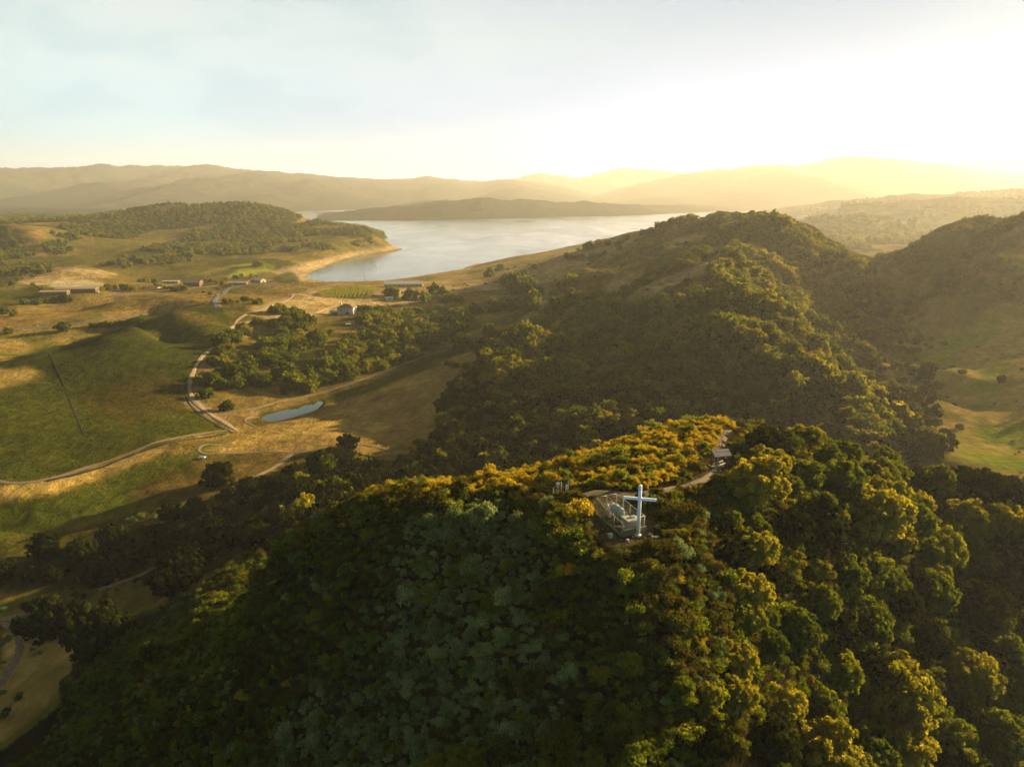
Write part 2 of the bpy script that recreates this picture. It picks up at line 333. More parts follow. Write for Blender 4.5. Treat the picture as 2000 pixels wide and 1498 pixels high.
U, V, DD = proj(GX, GY, Z)
BARE2 = [[(1285,478),(1330,462),(1372,452),(1392,458),(1350,474),(1310,486)],[(1052,652),(1085,622),(1118,600),(1130,606),(1096,640),(1066,662)],[(1175,565),(1215,538),(1256,528),(1262,540),(1215,562),(1188,580)],[(1020,620),(1055,590),(1075,588),(1050,622)],[(1400,440),(1440,428),(1448,436),(1410,450)]]
def base_colour():
    dry = np.array([.30,.195,.052]); oli = np.array([.040,.045,.003]); und = np.array([.045,.036,.010])
    tan = np.array([.52,.36,.18]); grn = np.array([.062,.070,.008]); brn = np.array([.155,.098,.028])
    n1 = fbm(GX, GY, 110, 4, 201); n2 = fbm(GX, GY, 18, 4, 205); n3 = fbm(GX, GY, 4, 3, 207)
    t = np.clip(.5+1.3*n1+.6*n2, 0, 1)[...,None]
    C = oli*(1-t)+dry*t*.8
    wob = 9*fbm(GX, GY, 40, 3, 209); wob2 = 5*fbm(GX, GY, 14, 3, 211)
    Uw = np.clip(U, 4, 1996)+(wob+wob2)*np.clip(600/GY, .15, 1); Vw = V+(wob2-wob*.4)*np.clip(500/GY, .1, 1)
    def zone(poly, c, y0=0, y1=1e9, a=1.0, c2=None, soft=0.0, ns=n2):
        nonlocal C
        m = in_poly(Uw, Vw, poly) & (GY > y0) & (GY < y1)
        k = m.astype(float)
        for _ in range(int(soft)):
            k[1:-1,1:-1] = (k[1:-1,1:-1]*2+k[2:,1:-1]+k[:-2,1:-1]+k[1:-1,2:]+k[1:-1,:-2])/6
        k = (k*a)[...,None]
        col = np.asarray(c)
        if c2 is not None:
            q = np.clip(.5+1.6*ns, 0, 1)[...,None]; col = col*(1-q)+np.asarray(c2)*q
        C = C*(1-k)+col*k
    # broad base: lit straw-coloured left basin
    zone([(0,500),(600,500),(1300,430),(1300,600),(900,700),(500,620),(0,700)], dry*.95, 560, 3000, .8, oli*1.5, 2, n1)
    # big olive field
    zone([(0,706),(60,690),(180,657),(260,632),(330,612),(430,592),(505,592),(470,620),(420,665),(385,695),(366,735),(365,775),(400,810),(455,842),(330,860),(250,885),(180,910),(90,937),(0,945)], oli*1.05, 200, 720, 1, oli*1.5+brn*.12, 2, n1)
    zone([(340,612),(430,592),(505,592),(440,628),(400,640),(360,620)], dry*.62, 300, 720, .75, oli, 3)
    zone([(0,722),(60,722),(92,728),(60,745),(0,760)], dry*1.5, 200, 600, .9, None, 4)
    zone([(0,655),(120,648),(200,640),(170,665),(60,690),(0,704)], dry*1.1, 430, 760, .9, oli*2, 2)
    zone([(160,770),(300,730),(360,750),(360,800),(250,830),(170,800)], brn*.55, 200, 600, .5, None, 8)
    # gold bank below the valley track
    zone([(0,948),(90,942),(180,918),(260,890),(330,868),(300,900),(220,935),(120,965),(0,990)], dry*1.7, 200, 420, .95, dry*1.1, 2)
    zone([(0,985),(120,960),(300,900),(400,870),(470,850),(520,870),(390,900),(350,960),(240,1010),(0,1050)], oli*2.2, 180, 420, .9, grn*1.3, 3)
    # brown slope right of the pond
    zone([(390,880),(470,852),(560,838),(640,800),(700,765),(800,725),(900,690),(980,655),(1010,690),(960,720),(900,770),(880,830),(790,890),(640,885),(500,890)], brn*1.9, 250, 620, .95, dry*1.3, 2)
    zone([(250,960),(360,905),(470,885),(640,890),(560,930),(440,960),(300,1000)], brn*1.0, 180, 400, .9, oli, 3)
    # green swale between grove and brown slope
    zone([(470,820),(620,780),(740,745),(860,690),(1000,640),(1000,655),(860,710),(740,760),(640,790),(500,835)], grn*.85, 300, 700, .8, oli, 2)
    # straw mesa around the vineyard
    zone([(455,640),(500,600),(560,580),(620,560),(760,556),(800,566),(860,570),(790,596),(700,600),(600,622),(510,622),(470,650)], tan*1.0, 600, 1050, .95, dry*1.05, 1)
    zone([(360,790),(372,740),(400,700),(440,690),(400,740),(395,790),(480,815),(520,800),(480,830),(420,815)], tan*.7, 300, 620, .8, brn, 2)
    zone([(520,500),(760,545),(900,530),(1140,480),(1250,450),(1290,440),(1150,520),(1060,560),(860,575),(780,560)], tan*.95, 700, 2600, .8, dry, 1)
    zone([(700,552),(900,532),(1000,512),(1140,480),(1240,456),(1250,462),(1140,492),(1000,525),(880,545),(760,556)], dry*1.0, 900, 2600, .8, grn*1.3, 1)
    # dam
    zone([(600,547),(590,536),(620,522),(690,493),(700,490),(660,497),(580,520),(530,530),(570,555)], tan*.95, 900, 2000, 1, tan*.75, 1, n3)
    zone([(600,546),(598,538),(640,516),(690,500),(690,494),(640,510),(585,532),(590,552),(640,558),(640,553)], [.42,.30,.10], 900, 2000, .9, None, 0)
    zone([(520,556),(540,538),(566,528),(590,552)], oli*1.5, 800, 1400, .9, None, 1)
    # bright vineyards
    zone([(350,545),(430,524),(470,516),(520,514),(545,517),(528,530),(470,542),(440,545),(470,522),(430,528)], [.33,.33,.02], 900, 1500, 1, [.25,.28,.02], 1)
    zone([(640,576),(648,565),(670,559),(700,559),(725,566),(732,575),(710,582),(660,582)], [.13,.115,.035], 650, 950, 1, None, 1)
    # knoll left
    zone([(0,560),(60,535),(100,522),(150,521),(210,532),(240,537),(150,548),(60,560),(0,580)], tan*.95, 850, 1300, .95, dry, 1)
    zone([(90,560),(110,548),(170,548),(210,556),(190,563),(120,566)], [.42,.34,.20], 780, 1100, .9, None, 1)
    zone([(0,610),(150,590),(300,570),(420,566),(400,590),(280,590),(150,615),(0,648)], dry*1.0, 560, 1000, .85, brn, 1)
    zone([(190,610),(290,590),(420,566),(430,588),(330,606),(230,628)], dry*1.15, 560, 1000, .9, brn, 1, n3)
    zone([(0,540),(110,570),(0,610)], grn*.9, 700, 1100, .7, oli, 2)
    # left wooded hills
    zone([(80,470),(150,430),(330,395),(500,395),(590,430),(450,480),(330,500),(180,520)], oli*2.6, 1200, 3000, .9, dry*.6, 1)
    zone([(420,480),(600,440),(760,440),(760,490),(640,500),(440,505)], oli*2.4, 1250, 2600, .9, dry*.7, 1)
    zone([(110,432),(200,425),(215,436),(150,442)], dry*1.1, 1200, 4000, .8)
    zone([(240,540),(330,505),(480,470),(600,430),(610,436),(500,480),(400,520),(560,520),(350,545)], dry*.7, 1000, 2200, .6, oli*1.6, 1)
    # big wooded hill: understory
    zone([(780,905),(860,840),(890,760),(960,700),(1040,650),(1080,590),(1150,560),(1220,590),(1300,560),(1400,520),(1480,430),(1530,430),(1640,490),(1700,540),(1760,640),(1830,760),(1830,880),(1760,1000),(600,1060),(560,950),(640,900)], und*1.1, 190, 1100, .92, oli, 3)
    zone([(1060,600),(1200,540),(1300,480),(1450,412),(1500,420),(1400,500),(1240,570),(1100,640)], dry*.7, 450, 1100, .8, oli*1.2, 2)
    zone([(1215,590),(1255,562),(1300,545),(1350,528),(1388,512),(1392,520),(1375,538),(1320,552),(1280,575),(1235,592)], tan*1.0, 400, 800, .95, dry*.9, 1)
    zone([(1390,512),(1425,478),(1445,458),(1448,462),(1420,500),(1395,525)], tan*.6, 400, 900, .6, dry*.8, 1)
    for _pp2 in BARE2: zone(_pp2, tan*.9, 380, 1200, .9, dry*1.1, 1)
    # right valley
    zone([(1700,700),(1780,640),(2000,600),(2000,940),(1830,890),(1780,800)], dry*1.5, 190, 700, .95, oli*5, 2)
    zone([(1700,520),(2000,410),(2000,620),(1800,660)], oli*2, 400, 1000, .8, dry*.8, 2)
    zone([(1540,410),(1700,400),(2000,390),(2000,420),(1740,490),(1640,480)], dry*1.3, 1200, 4000, .9, oli*2, 1, n1)
    # left canyon floor
    zone([(0,1180),(120,1150),(260,1130),(330,1090),(300,1170),(240,1260),(120,1380),(0,1500)], brn*1.2, 80, 230, .9, oli*3.2, 3)
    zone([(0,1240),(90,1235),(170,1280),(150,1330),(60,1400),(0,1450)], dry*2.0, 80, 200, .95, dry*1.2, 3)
    zone([(0,1060),(330,1000),(480,960),(600,900),(800,900),(560,1060),(420,1120),(200,1150),(0,1160)], und, 150, 340, .85, oli*.8, 4)
    # near hill
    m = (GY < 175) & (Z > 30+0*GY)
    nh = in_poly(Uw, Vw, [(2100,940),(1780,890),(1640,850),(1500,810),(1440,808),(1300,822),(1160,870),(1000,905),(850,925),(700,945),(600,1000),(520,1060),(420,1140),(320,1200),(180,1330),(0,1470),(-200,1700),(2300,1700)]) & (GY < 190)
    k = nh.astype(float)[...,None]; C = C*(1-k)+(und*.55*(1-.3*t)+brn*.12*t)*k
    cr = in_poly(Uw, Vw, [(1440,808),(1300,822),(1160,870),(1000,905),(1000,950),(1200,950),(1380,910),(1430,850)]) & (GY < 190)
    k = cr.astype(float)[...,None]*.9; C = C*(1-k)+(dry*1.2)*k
    zone([(1150,985),(1180,968),(1250,966),(1300,1000),(1285,1030),(1255,1062),(1200,1075),(1150,1045)], [.12,.09,.04], 60, 110, .95, [.10,.08,.035], 1, n3)
    zone([(1330,952),(1380,925),(1388,905),(1425,900),(1420,930),(1380,950)], [.12,.09,.04], 80, 125, .9, [.10,.08,.035], 1, n3)
    # far ridges: scrub green with paler bare faces
    fr = sstep(2300, 3400, GY)[...,None]
    q = np.clip(fbm(GX, GY, 520, 5, 301)*2.6-.1, 0, 1)[...,None]
    C = C*(1-fr)+(np.array([.026,.040,.030])*(1-q)+(dry*.16+np.array([.01,.025,.025]))*q)*fr
    # shoreline
    k = np.clip(1-np.abs(SDL-.006)/.008, 0, 1)[...,None]*(GY < 2600)[...,None]*.8
    C = C*(1-k)+tan*k
    C = C*(1+.22*n3+.18*n2)[...,None]
    return np.clip(C, .008, .6)
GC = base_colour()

def ground_mat():
    m = bpy.data.materials.new('ground'); m.use_nodes = True; nt = m.node_tree; nt.nodes.clear()
    at = N(nt, 'ShaderNodeAttribute', attribute_name='soil'); tc = N(nt, 'ShaderNodeTexCoord')
    n1 = N(nt, 'ShaderNodeTexNoise', inp={'Scale': .9, 'Detail': 6, 'Roughness': .7}); L(nt, tc.outputs['Object'], n1.inputs['Vector'])
    n2 = N(nt, 'ShaderNodeTexNoise', inp={'Scale': .11, 'Detail': 8, 'Roughness': .68, 'Distortion': .6}); L(nt, tc.outputs['Object'], n2.inputs['Vector'])
    n3 = N(nt, 'ShaderNodeTexNoise', inp={'Scale': .018, 'Detail': 7, 'Roughness': .62}); L(nt, tc.outputs['Object'], n3.inputs['Vector'])
    n4 = N(nt, 'ShaderNodeTexNoise', inp={'Scale': .33, 'Detail': 5, 'Roughness': .75}); mpg = N(nt, 'ShaderNodeMapping'); mpg.inputs['Rotation'].default_value = (0,0,.5); mpg.inputs['Scale'].default_value = (1,.4,1); L(nt, tc.outputs['Object'], mpg.inputs[0]); L(nt, mpg.outputs[0], n4.inputs['Vector'])
    f = mth(nt, 'MULTIPLY', mth(nt, 'ADD', mth(nt, 'MULTIPLY', n1.outputs['Fac'], .9), .55), mth(nt, 'ADD', mth(nt, 'MULTIPLY', n2.outputs['Fac'], 1.5), .25))
    f = mth(nt, 'MULTIPLY', f, mth(nt, 'ADD', mth(nt, 'MULTIPLY', n3.outputs['Fac'], .8), .6))
    f = mth(nt, 'MULTIPLY', f, mth(nt, 'ADD', mth(nt, 'MULTIPLY', n4.outputs['Fac'], 1.5), .25))
    c = mixc(nt, 1.0, at.outputs['Color'], f, 'MULTIPLY')
    # greener where the mid noise is low
    g = ramp(nt, n2.outputs['Fac'], [(.38, 1.0), (.52, 0.0)])
    c = mixc(nt, mth(nt, 'MULTIPLY', g, .35), c, mixc(nt, 1.0, c, (.75, 1.05, .55), 'MULTIPLY'))
    bs = N(nt, 'ShaderNodeBsdfDiffuse', inp={'Roughness': .6}); L(nt, c, bs.inputs['Color'])
    h = mth(nt, 'ADD', mth(nt, 'MULTIPLY', n1.outputs['Fac'], .5), mth(nt, 'ADD', mth(nt, 'MULTIPLY', n2.outputs['Fac'], 3.2), mth(nt, 'MULTIPLY', n4.outputs['Fac'], 1.6)))
    bp = N(nt, 'ShaderNodeBump', inp={'Strength': 1.0, 'Distance': .9}); L(nt, h, bp.inputs['Height']); L(nt, bp.outputs[0], bs.inputs['Normal'])
    o = N(nt, 'ShaderNodeOutputMaterial'); L(nt, bs.outputs[0], o.inputs[0]); return m
idx = np.arange(NL*NP_).reshape(NL, NP_)
F = np.stack([idx[:-1,:-1], idx[:-1,1:], idx[1:,1:], idx[1:,:-1]], -1).reshape(-1,4)
gme = mesh_np('ground', np.stack([GX,GY,Z],-1).reshape(-1,3), F)
gme.polygons.foreach_set('use_smooth', np.ones(len(F), bool))
ca = gme.color_attributes.new('soil', 'FLOAT_COLOR', 'POINT')
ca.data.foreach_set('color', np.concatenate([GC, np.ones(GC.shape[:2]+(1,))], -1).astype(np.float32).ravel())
gme.materials.append(ground_mat())
gob = bpy.data.objects.new('ground', gme); COL.objects.link(gob); tag(gob, kind='structure')

def simple_mat(name, col, rough=.8, var=.15, scale=2.0, metal=0.0, bump=0.0, spec=.3):
    m = bpy.data.materials.new(name); m.use_nodes = True; nt = m.node_tree; b = nt.nodes['Principled BSDF']
    tc = N(nt, 'ShaderNodeTexCoord'); n = N(nt, 'ShaderNodeTexNoise', inp={'Scale': scale, 'Detail': 6, 'Roughness': .65}); L(nt, tc.outputs['Object'], n.inputs['Vector'])
    c = ramp(nt, n.outputs['Fac'], [(.3, [x*(1-var*1.6) for x in col]), (.7, [min(1, x*(1+var)) for x in col])])
    L(nt, c, b.inputs['Base Color']); b.inputs['Roughness'].default_value = rough; b.inputs['Metallic'].default_value = metal
    b.inputs['Specular IOR Level'].default_value = spec
    if bump:
        bp = N(nt, 'ShaderNodeBump', inp={'Strength': bump, 'Distance': .05}); L(nt, n.outputs['Fac'], bp.inputs['Height']); L(nt, bp.outputs[0], b.inputs['Normal'])
    return m
def water_mat(name, col, wave, rough):
    m = bpy.data.materials.new(name); m.use_nodes = True; nt = m.node_tree; b = nt.nodes['Principled BSDF']
    b.inputs['Base Color'].default_value = (*col, 1); b.inputs['Roughness'].default_value = rough; b.inputs['IOR'].default_value = 1.33
    b.inputs['Specular IOR Level'].default_value = .5 if 'lake' in name else .62
    tc = N(nt, 'ShaderNodeTexCoord'); mp = N(nt, 'ShaderNodeMapping'); L(nt, tc.outputs['Object'], mp.inputs[0]); mp.inputs['Rotation'].default_value = (0,0,.5); mp.inputs['Scale'].default_value = (1,.45,1)
    n = N(nt, 'ShaderNodeTexNoise', inp={'Scale': .35, 'Detail': 5, 'Roughness': .6}); L(nt, mp.outputs[0], n.inputs['Vector'])
    n2 = N(nt, 'ShaderNodeTexNoise', inp={'Scale': .006, 'Detail': 4, 'Roughness': .6, 'Distortion': 1.0}); L(nt, mp.outputs[0], n2.inputs['Vector'])
    bp = N(nt, 'ShaderNodeBump', inp={'Strength': wave, 'Distance': .25}); L(nt, mth(nt, 'MULTIPLY', n.outputs['Fac'], mth(nt, 'ADD', n2.outputs['Fac'], .2)), bp.inputs['Height']); L(nt, bp.outputs[0], b.inputs['Normal'])
    L(nt, ramp(nt, n2.outputs['Fac'], [(.35, rough*.7), (.7, rough*1.5)]), b.inputs['Roughness'])
    return m
me = mesh_np('lake_water', [(-6500,950,0),(6500,950,0),(6500,13000,0),(-6500,13000,0)], [(0,1,2,3)])
lk = bpy.data.objects.new('lake_water', me); COL.objects.link(lk); tag(lk, kind='structure'); me.materials.append(water_mat('lake_water', (.10,.14,.14), .35, .16))
me = bpy.data.meshes.new('pond_water')
me.from_pydata([(p*math.exp(l), math.exp(l), POND_Z-.05) for p, l in _pp], [], [list(range(len(_pp)))])
pw = bpy.data.objects.new('pond_water', me); COL.objects.link(pw); tag(pw, kind='structure'); me.materials.append(water_mat('pond_water', (.016,.036,.006), .03, .04))

# ------------------------------------------------------------------ roads, tracks and paths draped on the ground
def catmull(pts, step):
    P = [Vector(p) for p in pts]; out = []
    for i in range(len(P)-1):
        a, b, c, d = P[max(i-1,0)], P[i], P[i+1], P[min(i+2, len(P)-1)]
        n = max(2, int((c-b).length/step))
        for k in range(n):
            t = k/n
            out.append(b + .5*t*((c-a) + t*(2*a-5*b+4*c-d + t*(3*(b-c)+d-a))))
    out.append(P[-1]); return out
ROAD_LINES = []
def road(name, px, width, mat, off=.12, lift=0, ruts=False, ymin=25):
    W3 = [hit(u, v, ymin) for u, v in px]; W2 = [(q.x, q.y) for q in W3]
    ROAD_LINES.append((W2, width))
    c = catmull(W2, max(1.0, width*.6)); ns = 7; vs = []; fs = []
    rr = random.Random(len(ROAD_LINES))
    for i, q in enumerate(c):
        t = (c[min(i+1, len(c)-1)]-c[max(i-1, 0)]).normalized(); nrm = Vector((-t.y, t.x))
        wd = width*(1+.16*math.sin(i*.31)+.14*math.sin(i*.093+2)+rr.uniform(-.16, .16))
        for k in range(ns):
            s = k/(ns-1)-.5; x, y = q.x+nrm.x*wd*s, q.y+nrm.y*wd*s
            edge = abs(s) > .45
            vs.append((x, y, float(zat(x, y))+(off*(-1.2 if edge else 1))))
    for i in range(len(c)-1):
        for k in range(ns-1):
            a = i*ns+k; fs.append((a, a+1, a+ns+1, a+ns))
    me = mesh_np(name, vs, fs); me.polygons.foreach_set('use_smooth', np.ones(len(fs), bool)); me.materials.append(mat)
    o = bpy.data.objects.new(name, me); COL.objects.link(o); tag(o, kind='structure'); return o
M_dirt = simple_mat('pale_dirt', (.27,.195,.11), .95, .22, .5); M_track = simple_mat('track_dirt', (.17,.125,.065), .95, .25, .8)
M_path = simple_mat('footpath_dirt', (.115,.083,.042), .95, .25, 1.5, bump=.3); M_asph = simple_mat('asphalt', (.11,.11,.10), .9, .15, 1)
road('dirt_road', [(800,563),(740,562),(700,556),(640,558),(600,568),(560,586),(520,600),(485,612),(460,630),(440,652),(415,678),(392,700),(378,725),(371,750),(374,775),(392,795),(425,818),(465,843)], 3.4, M_dirt, .22)
road('dirt_road', [(470,632),(520,622),(600,616),(660,598),(740,590),(790,582),(850,576)], 4, M_dirt, .22)
road('farm_track', [(376,778),(410,800),(440,806),(500,797),(540,785),(600,773),(660,757),(700,743),(760,722),(850,690),(905,672),(960,650)], 3.2, M_track, .15)
road('valley_road', [(-60,925),(0,941),(40,943),(90,936),(180,910),(260,882),(330,858),(400,846),(440,841),(462,843)], 3.2, M_track, .15)
road('farm_track', [(452,872),(405,868),(388,878),(400,886),(440,885),(520,882),(600,883),(650,875),(700,868),(740,874),(770,884)], 2.2, M_track, .12)
road('farm_track', [(568,886),(552,900),(530,915),(505,928),(480,940),(455,951)], 2.8, M_track, .12)
road('farm_track', [(500,833),(478,822),(490,815),(508,815)], 1.6, M_track, .12)
road('canyon_track', [(190,1152),(230,1138),(270,1125),(300,1108)], 2.6, M_track, .1)
road('canyon_track', [(-30,1216),(10,1208),(42,1204)], 3.5, M_track, .1)
road('canyon_track', [(-10,1345),(18,1310),(38,1270),(30,1235),(5,1215)], 2.2, M_track, .1)
road('paved_road', [(-20,650),(40,642),(110,637),(160,630),(220,622),(290,612)], 5, M_asph, .25)
road('paved_road', [(424,600),(418,588),(424,577),(440,568),(470,560),(510,556),(540,552)], 7, M_asph, .3)
road('farm_track', [(200,585),(300,570),(380,563),(440,556)], 4, M_dirt, .3)
road('ridge_path', [(1478,428),(1462,440),(1440,458),(1424,480),(1402,500),(1386,514),(1352,530),(1305,545),(1265,560),(1225,583)], 1.3, M_dirt, .2)
road('footpath', [(1140,966),(1160,962),(1200,966),(1260,966),(1310,956),(1350,947),(1385,932),(1403,912)], 1.9, M_path, .06)
road('footpath', [(1400,912),(1404,885),(1412,862),(1418,848),(1422,838)], 1.5, M_path, .06)
road('footpath', [(1790,975),(1812,986),(1830,990)], 1.6, M_path, .06)
road('shore_track', [(860,556),(940,552),(1000,538),(1060,524),(1120,508),(1180,490),(1230,474)], 4, M_dirt, .3)
road('shore_track', [(980,522),(1060,512),(1140,494),(1200,480)], 3, M_dirt, .3)
# ------------------------------------------------------------------ vegetation
def leaf_mat(name, cols, trans, tcol, rough=.0):
    m = bpy.data.materials.new(name); m.use_nodes = True; nt = m.node_tree; nt.nodes.clear()
    oi = N(nt, 'ShaderNodeObjectInfo'); at = N(nt, 'ShaderNodeAttribute', attribute_name='tone')
    f = mth(nt, 'ADD', mth(nt, 'MULTIPLY', oi.outputs['Random'], .38), mth(nt, 'MULTIPLY', at.outputs['Fac'], .62))
    c = ramp(nt, f, [(i/(len(cols)-1)*.9+.05, x) for i, x in enumerate(cols)])
    d = N(nt, 'ShaderNodeBsdfDiffuse'); L(nt, c, d.inputs['Color'])
    t = N(nt, 'ShaderNodeBsdfTranslucent'); L(nt, mixc(nt, 1.0, c, tcol, 'MULTIPLY'), t.inputs['Color'])
    mx = N(nt, 'ShaderNodeMixShader', inp={0: trans}); L(nt, d.outputs[0], mx.inputs[1]); L(nt, t.outputs[0], mx.inputs[2])
    o = N(nt, 'ShaderNodeOutputMaterial'); L(nt, mx.outputs[0], o.inputs[0]); return m
M_oak = leaf_mat('oak_leaves', [(.028,.044,.005),(.058,.082,.008),(.105,.128,.011),(.19,.195,.018)], .46, (2.7,2.2,.6))
M_oakl = leaf_mat('pale_oak_leaves', [(.070,.085,.010),(.15,.155,.016),(.26,.235,.026)], .46, (2.5,2.0,.6))
M_oak_shade = leaf_mat('oak_leaves_painted_shade', [(.010,.014,.003),(.018,.024,.004),(.032,.036,.006)], .25, (2.2,1.8,.6))  # near-black copy of the oak leaves, shade painted into the colour
M_sage = leaf_mat('sage_leaves', [(.020,.032,.008),(.085,.115,.030),(.19,.235,.075),(.34,.38,.16)], .25, (1.6,1.5,.9))
M_cham = leaf_mat('chamise_leaves', [(.022,.022,.004),(.044,.046,.007),(.065,.072,.009),(.105,.070,.012)], .30, (2.6,1.8,.8))
M_lime = leaf_mat('sumac_leaves', [(.040,.055,.010),(.095,.115,.014),(.17,.18,.02)], .40, (2.2,2.0,.7))
M_gold = leaf_mat('golden_scrub', [(.15,.13,.010),(.36,.27,.016),(.25,.23,.014),(.46,.34,.03)], .40, (2.0,1.6,.7))
M_vine = leaf_mat('vine_leaves', [(.13,.14,.015),(.19,.19,.02),(.16,.17,.02)], .40, (1.9,1.8,.6))
M_bark = simple_mat('bark', (.085,.065,.045), .95, .3, 6, bump=.5)

ICO_V = None
def ico(sub=1):
    import bmesh
    bm = bmesh.new(); bmesh.ops.create_icosphere(bm, subdivisions=sub, radius=1)
    v = np.array([x.co[:] for x in bm.verts]); f = np.array([[x.index for x in fc.verts] for fc in bm.faces]); bm.free(); return v, f
IC1 = ico(1); IC2 = ico(2)
def leaf_quads(rng, C, Nrm, size, jit=.6, stretch=1.0, up=0.0):
    n = len(C); nr = Nrm + rng.normal(0, jit, (n,3)); nr /= np.linalg.norm(nr, axis=1)[:,None]+1e-9
    a = np.cross(nr, rng.normal(0, 1, (n,3))+np.array([0,0,up])); a /= np.linalg.norm(a, axis=1)[:,None]+1e-9
    b = np.cross(nr, a); s = (size*rng.uniform(.6, 1.35, n))[:,None]
    if up: a, b = b, a
    a = a*s*.5*stretch; b = b*s*.5
    # rhombic leaf sprays (corners pulled) so silhouettes are not square
    v = np.stack([C-a, C-b*.9+a*.1, C+a, C+b*.9-a*.1], 1).reshape(-1,3)
    return v, np.arange(n*4).reshape(n, 4)
def build_mesh(name, vq, fq, vt, ft, mats, tone, tmat=0):
    """quads (leaves) + triangles split into degenerate-free quads via separate loop sizes"""
    me = bpy.data.meshes.new(name); V_ = np.concatenate([vq, vt]) if len(vt) else vq
    nl = fq.size + (ft.size if len(vt) else 0)
    me.vertices.add(len(V_)); me.vertices.foreach_set('co', V_.astype(np.float32).ravel())
    li = fq.ravel(); ls = np.arange(0, fq.size, 4); lt = np.full(len(fq), 4); mi = np.zeros(len(fq), int)
    if len(vt):
        li = np.concatenate([li, (ft+len(vq)).ravel()]); ls = np.concatenate([ls, fq.size+np.arange(0, ft.size, 3)]); lt = np.concatenate([lt, np.full(len(ft), 3)])
        mi = np.concatenate([mi, np.full(len(ft), tmat)])
    me.loops.add(nl); me.loops.foreach_set('vertex_index', li.astype(np.int32))
    me.polygons.add(len(ls)); me.polygons.foreach_set('loop_start', ls.astype(np.int32)); me.polygons.foreach_set('loop_total', lt.astype(np.int32)); me.polygons.foreach_set('material_index', mi.astype(np.int32))
    me.update(calc_edges=True)
    for m in mats: me.materials.append(m)
    a = me.attributes.new('tone', 'FLOAT', 'FACE'); t = np.full(len(ls), .3); t[:len(tone)] = tone; a.data.foreach_set('value', t.astype(np.float32))
    return me
def tube(pts, radii, seg=6):
    vs = []; fs = []
    for i, (p, r) in enumerate(zip(pts, radii)):
        t = (Vector(pts[min(i+1, len(pts)-1)])-Vector(pts[max(i-1, 0)])).normalized(); a = t.orthogonal().normalized(); b = t.cross(a)
        for k in range(seg):
            an = 2*math.pi*k/seg; q = Vector(p)+(a*math.cos(an)+b*math.sin(an))*r; vs.append(q[:])
    for i in range(len(pts)-1):
        for k in range(seg):
            a0 = i*seg+k; a1 = i*seg+(k+1) % seg; fs += [(a0, a1, a1+seg), (a0, a1+seg, a0+seg)]
    return np.array(vs), np.array(fs)
def trunk_arrays(rng, h=.55, r=.07, limbs=4, seg=6):
    V_ = []; F_ = []; o = 0
    def add(p, rr):
        nonlocal o
        v, f = tube(p, rr, seg); V_.append(v); F_.append(f+o); o += len(v)
    lean = rng.normal(0, .06, 2)
    add([(0,0,-.35),(lean[0]*.4,lean[1]*.4,h*.4),(lean[0],lean[1],h)], [r*1.5, r, r*.75])
    for k in range(limbs):
        an = 2*math.pi*(k+rng.uniform(-.3,.3))/limbs; R_ = rng.uniform(.4,.62)
        add([(lean[0]*.6,lean[1]*.6,h*rng.uniform(.5,.8)),(R_*.45*math.cos(an),R_*.45*math.sin(an),h*1.15),(R_*math.cos(an),R_*math.sin(an),h*1.5+rng.uniform(0,.2))], [r*.6, r*.4, r*.12])
    return np.concatenate(V_), np.concatenate(F_)
def crown_arrays(seed, nleaf, size, nlobe=13, clump=26, flat=.8, corek=.80, sub=1, gap=.12):
    rng = np.random.default_rng(seed)
    lc = []; lr = []
    for k in range(nlobe):
        an = 2.4*k+rng.uniform(-.5,.5); rad = math.sqrt((k+.3)/nlobe)*.66; hh = .34+.62*flat*(1-rad**2*1.25)+rng.uniform(-.10,.10)
        lc.append((rad*math.cos(an), rad*math.sin(an), hh)); lr.append(rng.uniform(.20,.42))
    lc = np.array(lc); lr = np.array(lr)
    ell = rng.uniform(.78, 1.15, 2); lc[:,0] *= ell[0]; lc[:,1] *= ell[1]; lc[:,2] += rng.normal(0, .07, nlobe)
    # lower fringe lobes hang close to the ground
    for k in range(5):
        an = rng.uniform(0, 6.28); lc = np.vstack([lc, [.52*math.cos(an), .52*math.sin(an), .26]]); lr = np.append(lr, rng.uniform(.2,.3))
    cc = []; cn = []; cr = []
    for c, r in zip(lc, lr):
        for k in range(clump):
            d = rng.normal(0,1,3); d[2] = d[2]*.9+.25; d /= np.linalg.norm(d)
            p = c+d*r*rng.uniform(.80,1.08)
            inside = (np.linalg.norm(lc-p, axis=1) < lr*.78).any()
            if inside or p[2] < .06 or rng.random() < gap: continue
            cc.append(p); cn.append(d); cr.append(r*rng.uniform(.20,.42))
    cc = np.array(cc); cn = np.array(cn); cr = np.array(cr)
    pr = cr**2/np.sum(cr**2); i = rng.choice(len(cc), nleaf, p=pr)
    d = rng.normal(0,1,(nleaf,3)); d /= np.linalg.norm(d, axis=1)[:,None]; d = d+cn[i]*.7
    C = cc[i]+d*(cr[i]*rng.uniform(.35,1.0,nleaf)**.5)[:,None]
    Nr = d/np.linalg.norm(d, axis=1)[:,None]
    vq, fq = leaf_quads(rng, C, Nr, size, .55)
    tone = np.clip(rng.random(len(cc))[i]*.6+rng.random(nleaf)*.4, 0, 1)
    cv, cf = (IC1 if sub == 1 else IC2); vt = []; ft = []; o = 0
    for c, r in zip(lc, lr):
        s = r*corek*(1+rng.normal(0,.06,len(cv)))[:,None]; vt.append(cv*s+c); ft.append(cf+o); o += len(cv)
    return vq, fq, np.concatenate(vt), np.concatenate(ft), tone
